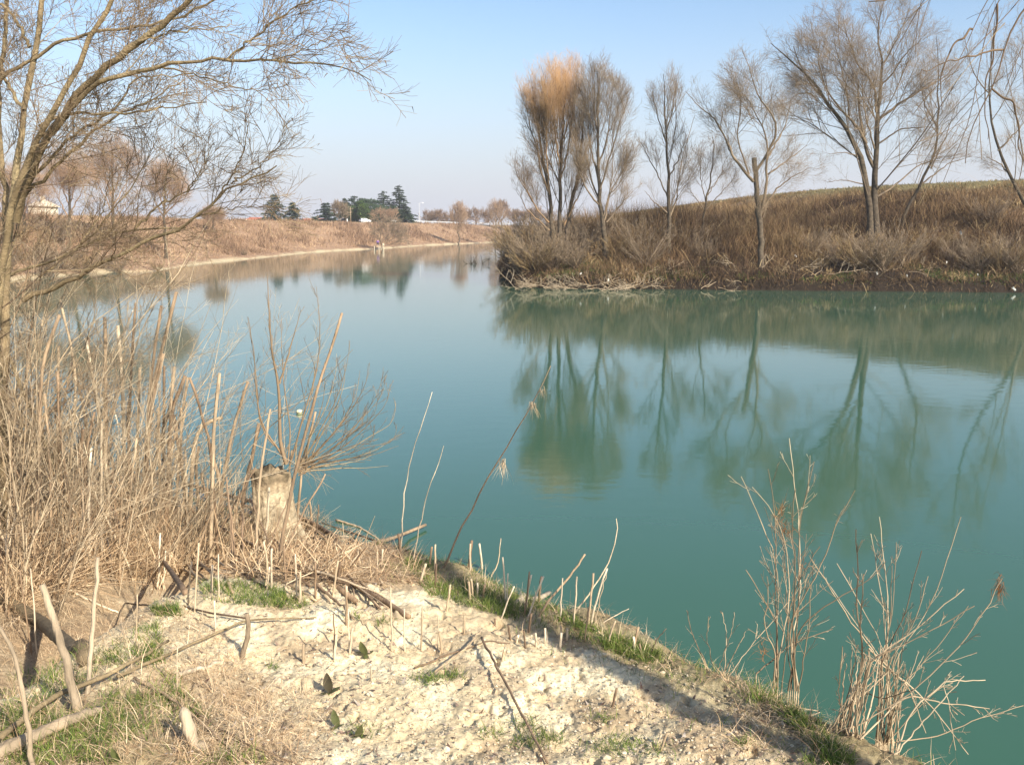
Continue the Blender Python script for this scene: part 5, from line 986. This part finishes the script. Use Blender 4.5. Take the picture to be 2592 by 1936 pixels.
# cut stubs: measured positions (crop px: base x, base y, top x, top y)
st8 = [(110, 900, 110, 620), (190, 690, 190, 440), (205, 850, 212, 600), (470, 850, 465, 450), (550, 850, 560, 590), (650, 850, 672, 580), (755, 850, 760, 640), (790, 860, 800, 735), (810, 600, 812, 440), (960, 545, 962, 420), (975, 540, 975, 405), (1035, 540, 1060, 440),
       (1003, 520, 1005, 430), (1210, 780, 1212, 690), (1245, 790, 1245, 755), (1310, 830, 1298, 725), (1370, 830, 1366, 740), (1425, 810, 1430, 710), (1518, 840, 1520, 740), (1555, 780, 1555, 715), (1535, 780, 1538, 695), (1665, 790, 1678, 580), (1600, 690, 1620, 390), (1520, 650, 1550, 400),
       (1190, 590, 1205, 370), (1185, 560, 1185, 270), (1035, 350, 1032, 185), (960, 350, 972, 185), (950, 330, 950, 165), (740, 450, 750, 310), (745, 380, 750, 190), (700, 320, 705, 205), (530, 300, 540, 125), (405, 340, 408, 220), (1300, 600, 1330, 380), (1290, 640, 1350, 360), (1310, 640, 1400, 390),
       (1140, 650, 1240, 450), (1970, 860, 1990, 705), (1980, 860, 1985, 765), (2030, 880, 2030, 805), (1810, 800, 1885, 665), (1155, 905, 1162, 840), (920, 750, 918, 630), (1325, 730, 1335, 620), (1110, 700, 1118, 650), (1385, 560, 1395, 390), (130, 440, 135, 300), (640, 430, 712, 310), (1695, 700, 1730, 370), (1700, 690, 1815, 340),
       (2110, 1450, 2150, 1370), (2130, 1470, 2195, 1360), (340, 1040, 335, 960), (1835, 1200, 1850, 1085)]
st6 = [(1205, 610, 1230, 180), (1360, 520, 1360, 250), (1310, 490, 1318, 320), (1690, 470, 1690, 215), (1655, 470, 1658, 330), (1865, 540, 1868, 360), (1850, 530, 1835, 250), (1340, 720, 1340, 540), (2080, 910, 2078, 750), (1885, 930, 1885, 810), (2170, 870, 2175, 710), (1015, 470, 1018, 230), (980, 470, 1000, 120),
       (1780, 430, 1785, 200), (2070, 500, 2110, 290), (1965, 530, 1970, 300), (1165, 560, 1180, 300), (850, 830, 840, 500), (1100, 1130, 1105, 830), (200, 880, 150, 350), (235, 900, 190, 340), (925, 400, 925, 300), (2155, 640, 2155, 450), (1540, 1440, 1510, 1290)]
def where_(x, y):
    if x < 300: return 'by the pale stakes at left'
    if x < 660: return 'above the bent grey stub' if y < 1560 else 'left of the large dock plant'
    if x < 860: return 'under the fallen canes left of centre'
    if y > 1860: return 'near the bottom edge'
    if x < 1030: return 'beside the end of the fallen pole'
    if x < 1150: return 'where the grassy lip begins' if y < 1500 else 'above the long thin stick'
    if x < 1300: return 'behind the grassy lip' if y < 1580 else 'just right of the long thin stick'
    if x < 1420: return 'in the grassy lip by the sawn branch' if y < 1590 else 'at the start of the shadow band'
    if x < 1520: return 'in the grass below the curved shoot'
    return 'far right on the lip before the willow shoots'
STX = [q8([(a, b_), (c_, d_)]) for a, b_, c_, d_ in st8]+[q6([(a, b_), (c_, d_)]) for a, b_, c_, d_ in st6]
for i, (b_, tp) in enumerate(STX):
    r_ = np.random.default_rng(700+i); w = r_.uniform(5, 8.5) if abs(b_[1]-tp[1]) < 80 else r_.uniform(3.5, 6.5); tp = (tp[0]+r_.normal(0, 5), tp[1])
    ti = r_.uniform(.65, 1) if r_.random() < .75 else r_.uniform(.1, .5); hh_ = abs(b_[1]-tp[1]); sl_ = (tp[0]-b_[0])/max(hh_, 1)
    lab = ('tall' if hh_ > 85 else 'short' if hh_ < 45 else 'mid-height')+(' pale' if ti > .6 else ' dark')+' cut cane stub'+(' leaning right' if sl_ > .18 else ' leaning left' if sl_ < -.06 else '')+' '+where_(b_[0], b_[1])
    stand(b_, [((b_[0]+tp[0])/2+r_.uniform(-2, 2), (b_[1]+tp[1])/2), tp], w, w*.85, r_.uniform(-.03, .03), 'cane_stub', lab, 'stub', M_cane, lab.replace('stub', 'stubs', 1), ti, 700+i, 7)
# standing canes of the reed bed, individually placed
r5 = lambda L: [(x/2.754, y/2.754+650) for x, y in L]
tall = [[(1040, 1000), (1120, 680), (1230, 245)], [(1030, 1000), (1080, 640), (1125, 340)], [(900, 1150), (915, 800), (945, 320)], [(1030, 1300), (1075, 900), (1140, 675)], [(730, 1300), (660, 900), (600, 565)], [(760, 1600), (700, 1150), (620, 700), (615, 560)], [(640, 1500), (560, 900), (490, 740)], [(290, 700), (350, 560), (415, 405)],
        [(410, 1200), (410, 820), (408, 620)], [(1470, 1350), (1400, 1050), (1320, 840)], [(1200, 1300), (1280, 1050), (1310, 840)], [(1190, 1050), (1250, 930), (1290, 830)], [(1190, 1000), (1205, 850), (1215, 765)], [(1140, 1300), (1145, 900), (1145, 760)], [(960, 1200), (965, 950), (975, 770)], [(1480, 1400), (1500, 1100), (1530, 810)],
        [(1560, 1500), (1650, 1100), (1730, 870)], [(1800, 1640), (1850, 1300), (1885, 1060)], [(1700, 1640), (1770, 1350), (1805, 1160)], [(740, 1400), (735, 800), (730, 420)], [(500, 1300), (540, 800), (420, 300)], [(100, 1400), (50, 900), (5, 640)], [(220, 1300), (260, 1080), (305, 980)], [(350, 1500), (335, 1200), (310, 950)], [(2100, 1500), (2160, 1250), (2200, 1080)],
        [(250, 1640), (180, 1450), (105, 1280)], [(620, 1630), (560, 1400), (580, 1200)], [(1120, 1640), (1110, 1300), (1105, 1050)], [(1290, 1640), (1250, 1350), (1210, 1100)], [(1480, 1640), (1470, 1400), (1475, 1300)], [(830, 1630), (800, 1500), (775, 1390)], [(900, 1300), (880, 1100), (905, 990)], [(860, 1000), (840, 700), (820, 480)], [(1240, 1500), (1270, 1200), (1260, 1050)],
        [(480, 1640), (420, 1250), (400, 800)], [(590, 1640), (600, 1350), (660, 1080)], [(1380, 1640), (1360, 1480), (1385, 1320)], [(1060, 1500), (1130, 1250), (1200, 1000)], [(40, 1640), (60, 1300), (130, 1000)], [(1540, 1640), (1520, 1500), (1470, 1350)], [(1350, 1300), (1400, 1150), (1550, 1120)]]
for i, L in enumerate(tall):
    r_ = np.random.default_rng(800+i); P = r5(L); dx = P[0][0]-P[1][0]; k_ = (1335+r_.uniform(0, 110)-P[0][1])/max(P[0][1]-P[1][1], 20); k_ = min(max(k_, 0), 1.5); b_ = (P[0][0]+dx*k_*.5, max(P[0][1], 1335+r_.uniform(0, 110)))
    ti = r_.uniform(.2, .85); hpx = b_[1]-P[-1][1]; lean_ = (P[-1][0])-b_[0]; lab = ('very tall' if hpx > 520 else 'tall' if hpx > 340 else 'knee-high')+(' pale' if ti > .7 else ' dark' if ti < .45 else ' brown')+' dead cane'+(' leaning right' if lean_ > 45 else ' leaning left' if lean_ < -45 else ' standing upright')+' '+(['at the left frame edge', 'left of the yellow whips', 'in the densest reeds', 'in front of the reed bed gap', 'left of the stump', 'below the stump'][min(int(b_[0]/125), 5)])
    w = r_.uniform(7, 12); stand(b_, P, w, w*.75, r_.uniform(-.15, .25), 'dead_cane', lab, 'cane', M_cane, lab.replace('cane', 'canes', 1), ti, 800+i, 14, True)
rr = np.random.default_rng(850)
for i in range(70):
    bx_ = rr.uniform(0, 840); by_ = rr.uniform(1290, 1480); hh_ = rr.uniform(120, 420)*(1.15-bx_/1100); ln = rr.normal(0, .34); tx_ = bx_+ln*hh_; w = rr.uniform(3.5, 8); b_ = (bx_, by_)
    ti = rr.uniform(.2, .95); hpx = b_[1]-(by_-hh_); lean_ = (tx_)-b_[0]; lab = ('very tall' if hpx > 520 else 'tall' if hpx > 340 else 'knee-high')+(' pale' if ti > .7 else ' dark' if ti < .45 else ' brown')+' dead cane'+(' leaning right' if lean_ > 45 else ' leaning left' if lean_ < -45 else ' standing upright')+' '+(['at the left frame edge', 'left of the yellow whips', 'in the densest reeds', 'in front of the reed bed gap', 'left of the stump', 'below the stump'][min(int(b_[0]/125), 5)])
    stand((bx_, by_), [((bx_+tx_)/2+rr.uniform(-8, 8), by_-hh_*.5), (tx_, by_-hh_)], w, w*.7, rr.uniform(-.3, .4), 'dead_cane', lab, 'cane', M_cane, lab.replace('cane', 'canes', 1), ti, 900+i, 10, True)

# ------------------------------------------------------------------ uncountable ground cover near the camera
def cover(pgs, n, rr): 
    X = []; Y = []
    for pg, f in pgs: a, b_ = scatter_px(pg, int(n*f), rr); X.append(a); Y.append(b_)
    return gnd(np.concatenate(X), np.concatenate(Y))
rr = np.random.default_rng(1001); m = MB()
# tangled dead reed stems
g = cover([([(0, 1100), (250, 1230), (520, 1300), (850, 1390), (900, 1450), (780, 1470), (560, 1450), (250, 1470), (0, 1560)], 1)], 7500, rr); M = len(g)
L = rr.uniform(.10, .5, M)*(1+.4*(g[:, 1] > 7))*np.where(g[:, 0] > -2.2, .5, 1); m.tubes(*(lambda P, R: (P, R))(*[np.stack([g+np.stack([rr.normal(0, .03, M), rr.normal(0, .03, M), np.zeros(M)], 1)+q for q in [0]], 1)[:, :1].repeat(5, 1)+np.linspace(0, 1, 5)[None, :, None]*(L[:, None]*np.stack([rr.normal(.1, .5, M), rr.normal(0, .5, M), np.abs(rr.normal(.45, .5, M))], 1))[:, None]+np.array([0, 0, -1.])*(np.linspace(0, 1, 5)**2)[None, :, None]*(L*rr.uniform(0, .35, M))[:, None, None],
    np.repeat(rr.uniform(.0018, .0045, M)[:, None], 5, 1)*np.linspace(1, .6, 5)[None]]), 4, rr.uniform(.1, 1, M))
M = 12000; g = cover([([(0, 1060), (250, 1200), (520, 1280), (900, 1360), (1010, 1450), (820, 1490), (560, 1450), (250, 1480), (0, 1600)], 1)], M, rr); M = len(g)
m.blades(g, np.stack([rr.normal(0, .9, M), rr.normal(0, .9, M), np.abs(rr.normal(.3, .4, M))], 1), rr.uniform(.08, .4, M)*np.where(g[:, 0] > -2.2, .5, 1), rr.uniform(.003, .009, M), rr.uniform(.05, .4, M), 5, rr.uniform(0, 1, M)**.8, rr=rr)
# reeds further left along the shore
N = 5000; x = rr.uniform(-13, -3.5, N*2); y = rr.uniform(8.5, 20, N*2); dA = seg_dist(x, y, SHA); k = inside(x, y, PGA) & (dA > .2) & (dA < 3.5) & (x/y > -.62); x, y = x[k][:N], y[k][:N]; M = len(x)
m.blades(np.stack([x, y, H(x, y)], 1), np.stack([rr.normal(.1, .5, M), rr.normal(0, .4, M), np.ones(M)], 1), rr.uniform(.3, 1.5, M), rr.uniform(.005, .012, M), rr.uniform(0, .25, M), 5, rr.uniform(.05, .9, M), rr=rr)
g = cover([([(560, 1290), (800, 1300), (1010, 1400), (1090, 1470), (960, 1480), (760, 1470), (560, 1460)], 1)], 9000, rr); M = len(g)
m.blades(g, np.stack([rr.normal(.2, .9, M), rr.normal(-.1, .9, M), np.abs(rr.normal(.12, .22, M))], 1), rr.uniform(.06, .32, M), rr.uniform(.003, .007, M), rr.uniform(.05, .3, M), 4, rr.uniform(0, .9, M), rr=rr)
g = cover([([(520, 1290), (640, 1262), (800, 1290), (880, 1370), (700, 1390), (520, 1380)], 1)], 2600, rr); M = len(g)
m.blades(g, np.stack([rr.normal(.1, .8, M), rr.normal(0, .7, M), np.abs(rr.normal(.5, .4, M))], 1), rr.uniform(.08, .38, M), rr.uniform(.003, .007, M), rr.uniform(.05, .4, M), 4, rr.uniform(0, .85, M), rr=rr)
g = cover([([(610, 1325), (790, 1325), (800, 1375), (600, 1375)], 1)], 900, rr); M = len(g)
m.blades(g, np.stack([rr.normal(0, .45, M), rr.normal(0, .4, M), np.ones(M)], 1), rr.uniform(.12, .42, M), rr.uniform(.003, .006, M), rr.uniform(.05, .3, M), 4, rr.uniform(0, .8, M), rr=rr)
tag(m.build('reed_litter', M_straw, None), 'tangle of dead reed stems and straw covering the left bank', 'reeds', kind='stuff')
# dry grass in the lower left and along the lip
m = MB(); M = 13000
g = cover([([(0, 1380), (230, 1440), (330, 1500), (180, 1640), (0, 1700)], .25), ([(0, 1480), (180, 1500), (520, 1560), (640, 1700), (760, 1936), (0, 1936)], .55), ([(420, 1700), (640, 1690), (860, 1800), (820, 1936), (450, 1936)], .15), ([(1060, 1440), (1200, 1450), (1500, 1590), (1740, 1675), (1700, 1700), (1480, 1620), (1180, 1530), (1040, 1480)], .14),
           ([(1750, 1660), (1900, 1700), (2030, 1790), (2150, 1920), (2090, 1936), (1960, 1800), (1800, 1710)], .14), ([(1850, 1780), (1960, 1780), (1960, 1900), (1850, 1900)], .03)], M, rr); M = len(g)
m.blades(g, np.stack([rr.normal(0, .9, M), rr.normal(0, .9, M), np.abs(rr.normal(.45, .4, M))], 1), rr.uniform(.03, .18, M), rr.uniform(.0015, .0035, M), rr.uniform(.05, .5, M), 5, rr.uniform(.2, 1, M), rr=rr)
g = cover([([(300, 1480), (2050, 1800), (2100, 1936), (500, 1936)], 1)], 900, rr); M = len(g)
m.blades(g, np.stack([rr.normal(0, 1, M), rr.normal(0, 1, M), np.abs(rr.normal(.1, .2, M))], 1), rr.uniform(.02, .12, M), rr.uniform(.0012, .003, M), rr.uniform(0, .3, M), 4, rr.uniform(.1, .9, M), rr=rr)
x = rr.uniform(-1, 3.2, 40000); y = rr.uniform(1.8, 8.2, 40000); d_ = seg_dist(x, y, SHA); k = inside(x, y, PGA) & (d_ > .9) & (d_ < 1.95+.25*rr.normal(size=40000)); x, y = x[k][:9000], y[k][:9000]; M = len(x)
m.blades(np.stack([x, y, Hm(x, y)-.005], 1), np.stack([rr.normal(.25, .8, M), rr.normal(.25, .8, M), np.abs(rr.normal(.4, .4, M))], 1), rr.uniform(.03, .16, M), rr.uniform(.0015, .0035, M), rr.uniform(.05, .6, M), 5, rr.uniform(.0, .9, M), rr=rr)
for (b_, tp) in STX:
    g_ = gnd([b_[0]], [b_[1]]); nn_ = rr.integers(6, 16); g_ = g_+rr.normal(0, .018, (nn_, 3))*np.array([1, 1, 0]); m.blades(g_, np.stack([rr.normal(0, .8, nn_), rr.normal(0, .8, nn_), np.abs(rr.normal(.4, .4, nn_))], 1), rr.uniform(.02, .10, nn_), rr.uniform(.0015, .004, nn_), rr.uniform(.05, .7, nn_), 5, rr.uniform(.1, 1, nn_), rr=rr)
tag(m.build('dry_grass', M_straw, None), 'dry straw-coloured grass in the lower left and along the lip', 'grass', kind='stuff')
# green grass
m = MB(); rr = np.random.default_rng(1002)
pg = [([(0, 1720), (240, 1640), (420, 1700), (560, 1850), (700, 1936), (0, 1936)], .20), ([(500, 1480), (640, 1470), (790, 1530), (740, 1545), (520, 1520)], .055), ([(1030, 1440), (1170, 1440), (1330, 1500), (1500, 1590), (1700, 1665), (1640, 1680), (1420, 1610), (1200, 1540), (1090, 1510)], .36), ([(980, 1400), (1100, 1430), (1080, 1470), (960, 1440)], .03),
      ([(1840, 1690), (1930, 1710), (2030, 1800), (2170, 1936), (2090, 1936), (1990, 1830), (1900, 1740)], .12), ([(380, 1540), (450, 1535), (460, 1560), (390, 1560)], .015), ([(300, 1600), (400, 1580), (420, 1680), (250, 1690)], .05)]
g = cover(pg, 30000, rr); dens = fbm(g[:, 0]*5, g[:, 1]*5, 77, 3); g = g[dens+rr.normal(0, .06, len(g)) > .38]; M = len(g)
m.blades(g, np.stack([rr.normal(0, .55, M), rr.normal(0, .55, M), np.ones(M)], 1), rr.uniform(.025, .085, M), rr.uniform(.0022, .0045, M), rr.uniform(.05, .45, M), 4, rr.uniform(0, 1, M), rr=rr)
for (cx, cy, w, n_) in [(1085, 1720, 22, 160), (1145, 1712, 16, 110), (1325, 1835, 25, 90), (1560, 1890, 35, 200), (1530, 1820, 18, 60), (1250, 1860, 20, 60), (1400, 1870, 22, 80), (1340, 1880, 30, 120), (1660, 1900, 30, 60), (900, 1560, 12, 50), (970, 1575, 14, 60), (920, 1850, 30, 60), (1920, 1770, 18, 120), (2050, 1930, 20, 60), (1880, 1880, 12, 40), (690, 1690, 10, 30)]:
    g = gnd(cx+rr.normal(0, w, n_), cy+rr.normal(0, w*.4, n_)); M = len(g); m.blades(g, np.stack([rr.normal(0, .7, M), rr.normal(0, .7, M), np.ones(M)], 1), rr.uniform(.02, .07, M)*(2.2 if cx == 1920 else 1), rr.uniform(.002, .0045, M), rr.uniform(.05, .45, M), 4, rr.uniform(0, 1, M), rr=rr)
x = rr.uniform(-1, 3.2, 60000); y = rr.uniform(1.8, 8.2, 60000); d_ = seg_dist(x, y, SHA); k = inside(x, y, PGA) & (d_ > 1.05) & (d_ < 1.95+.15*rr.normal(size=60000)) & (fbm(x*2.2, y*2.2, 78, 3) > .44+.1*rr.random(60000)); x, y = x[k][:9000], y[k][:9000]; M = len(x)
m.blades(np.stack([x, y, Hm(x, y)-.004], 1), np.stack([rr.normal(.1, .6, M), rr.normal(.1, .6, M), np.ones(M)], 1), rr.uniform(.02, .09, M), rr.uniform(.002, .004, M), rr.uniform(.05, .6, M), 4, rr.uniform(0, 1, M), rr=rr)
tag(m.build('grass', M_grass, None), 'short green grass on the lip and in the lower left corner', 'grass', kind='stuff')
# crumbs of dried soil
rr = np.random.default_rng(1003); g = cover([([(280, 1470), (800, 1500), (1150, 1560), (1700, 1690), (2000, 1800), (2150, 1936), (500, 1936), (350, 1650)], 1)], 8000, rr); M = len(g)
ico = np.array([(0, 0, 1), (.89, 0, .45), (.28, .85, .45), (-.72, .53, .45), (-.72, -.53, .45), (.28, -.85, .45), (.72, .53, -.45), (-.28, .85, -.45), (-.89, 0, -.45), (-.28, -.85, -.45), (.72, -.53, -.45), (0, 0, -1)])
icf = np.array([(0, 1, 2), (0, 2, 3), (0, 3, 4), (0, 4, 5), (0, 5, 1), (1, 6, 2), (2, 7, 3), (3, 8, 4), (4, 9, 5), (5, 10, 1), (6, 7, 2), (7, 8, 3), (8, 9, 4), (9, 10, 5), (10, 6, 1), (11, 7, 6), (11, 8, 7), (11, 9, 8), (11, 10, 9), (11, 6, 10)])
sz = np.exp(rr.normal(math.log(.0026), .5, M)); V = g[:, None]+ico[None]*(sz[:, None]*np.stack([rr.uniform(.7, 1.5, M), rr.uniform(.7, 1.5, M), rr.uniform(.4, .9, M)], 1))[:, None]*(1+rr.normal(0, .16, (M, 12, 1)))
m = MB(); m.add(V.reshape(-1, 3), [(icf[None]+(np.arange(M)*12)[:, None, None]).reshape(-1, 3)], np.repeat(rr.uniform(0, 1, M), 12)); tag(m.build('soil_crumbs', M_clod, None, False), 'loose crumbs of dried pale silt scattered on the bank', 'soil', kind='stuff')
# dead leaves
m = MB(); g = cover([([(400, 1500), (2000, 1800), (2100, 1936), (400, 1936)], .5), ([(200, 1350), (1000, 1430), (1000, 1560), (200, 1500)], .5)], 1500, rr); M = len(g)
m.blades(g+np.array([0, 0, .004]), np.stack([rr.normal(0, 1, M), rr.normal(0, 1, M), rr.uniform(0, .6, M)], 1), rr.uniform(.012, .038, M), rr.uniform(.006, .016, M), rr.uniform(-.2, .5, M), 3, rr.uniform(0, 1, M), taper=True, rr=rr)
tag(m.build('leaf_litter', M_leaf, None), 'small curled dead leaves strewn over the pale soil', 'leaves', kind='stuff')
# dock plants
for i, (cx, cy, lab, sc) in enumerate([(833, 1752, 'dark dock plant with one broad upright leaf, middle of the pale soil', 1), (853, 1838, 'small dull dock plant low on the soil below the larger one', .8), (925, 1655, 'bright drooping dock plant among the cane stubs', .9), (300, 1925, 'broad-leaved dock seedling in the bottom left grass', .7), (905, 1865, 'yellowish broad-leaved seedling right of the small dull dock', .7)]):
    g = gnd([cx], [cy])[0]; t = empty('dock_plant', tuple(g), lab, 'plant'); r_ = np.random.default_rng(60+i)
    for j in range(5):
        a = r_.uniform(0, 6.28); el = 1.25 if j == 0 else r_.uniform(.1, .6); L = (.085 if j == 0 else r_.uniform(.035, .065))*sc; nn_ = 9; u = np.linspace(0, 1, nn_); d = np.array([math.cos(a)*math.cos(el), math.sin(a)*math.cos(el), math.sin(el)]); sd = np.array([-math.sin(a), math.cos(a), 0]) if j else np.array([1, 0, 0])
        ctr = g+u[:, None]*L*d+np.array([0, 0, -1])*(u**2)[:, None]*L*.25*(j > 0); w = .24*L*np.sin(np.pi*u**.75)**.8+.001; nrm = np.cross(sd, d)
        V = np.stack([ctr-sd*w[:, None]+nrm*w[:, None]*.3, ctr, ctr+sd*w[:, None]+nrm*w[:, None]*.3], 1).reshape(-1, 3); F = np.array([(q*3+e, q*3+e+1, q*3+e+4, q*3+e+3) for q in range(nn_-1) for e in (0, 1)])
        mm_ = MB(); mm_.add(V, [F], r_.uniform(0, 1)); mm_.build('leaf', M_dock, t)

# ------------------------------------------------------------------ thin winter haze
HZ = bpy.data.materials.new('haze_air'); HZ.use_nodes = True; n = HZ.node_tree.nodes; l = HZ.node_tree.links; n.remove(n['Principled BSDF'])
pv = n.new('ShaderNodeVolumePrincipled'); pv.inputs['Density'].default_value = 0.0003; pv.inputs['Color'].default_value = (.86, .88, .96, 1); pv.inputs['Anisotropy'].default_value = .1; l.new(pv.outputs[0], n['Material Output'].inputs['Volume'])
m = MB(); m.box((0, 0, 18.5), (8200, 8200, 43)); hzo = m.build('haze', HZ, None, False); tag(hzo, kind='stuff')
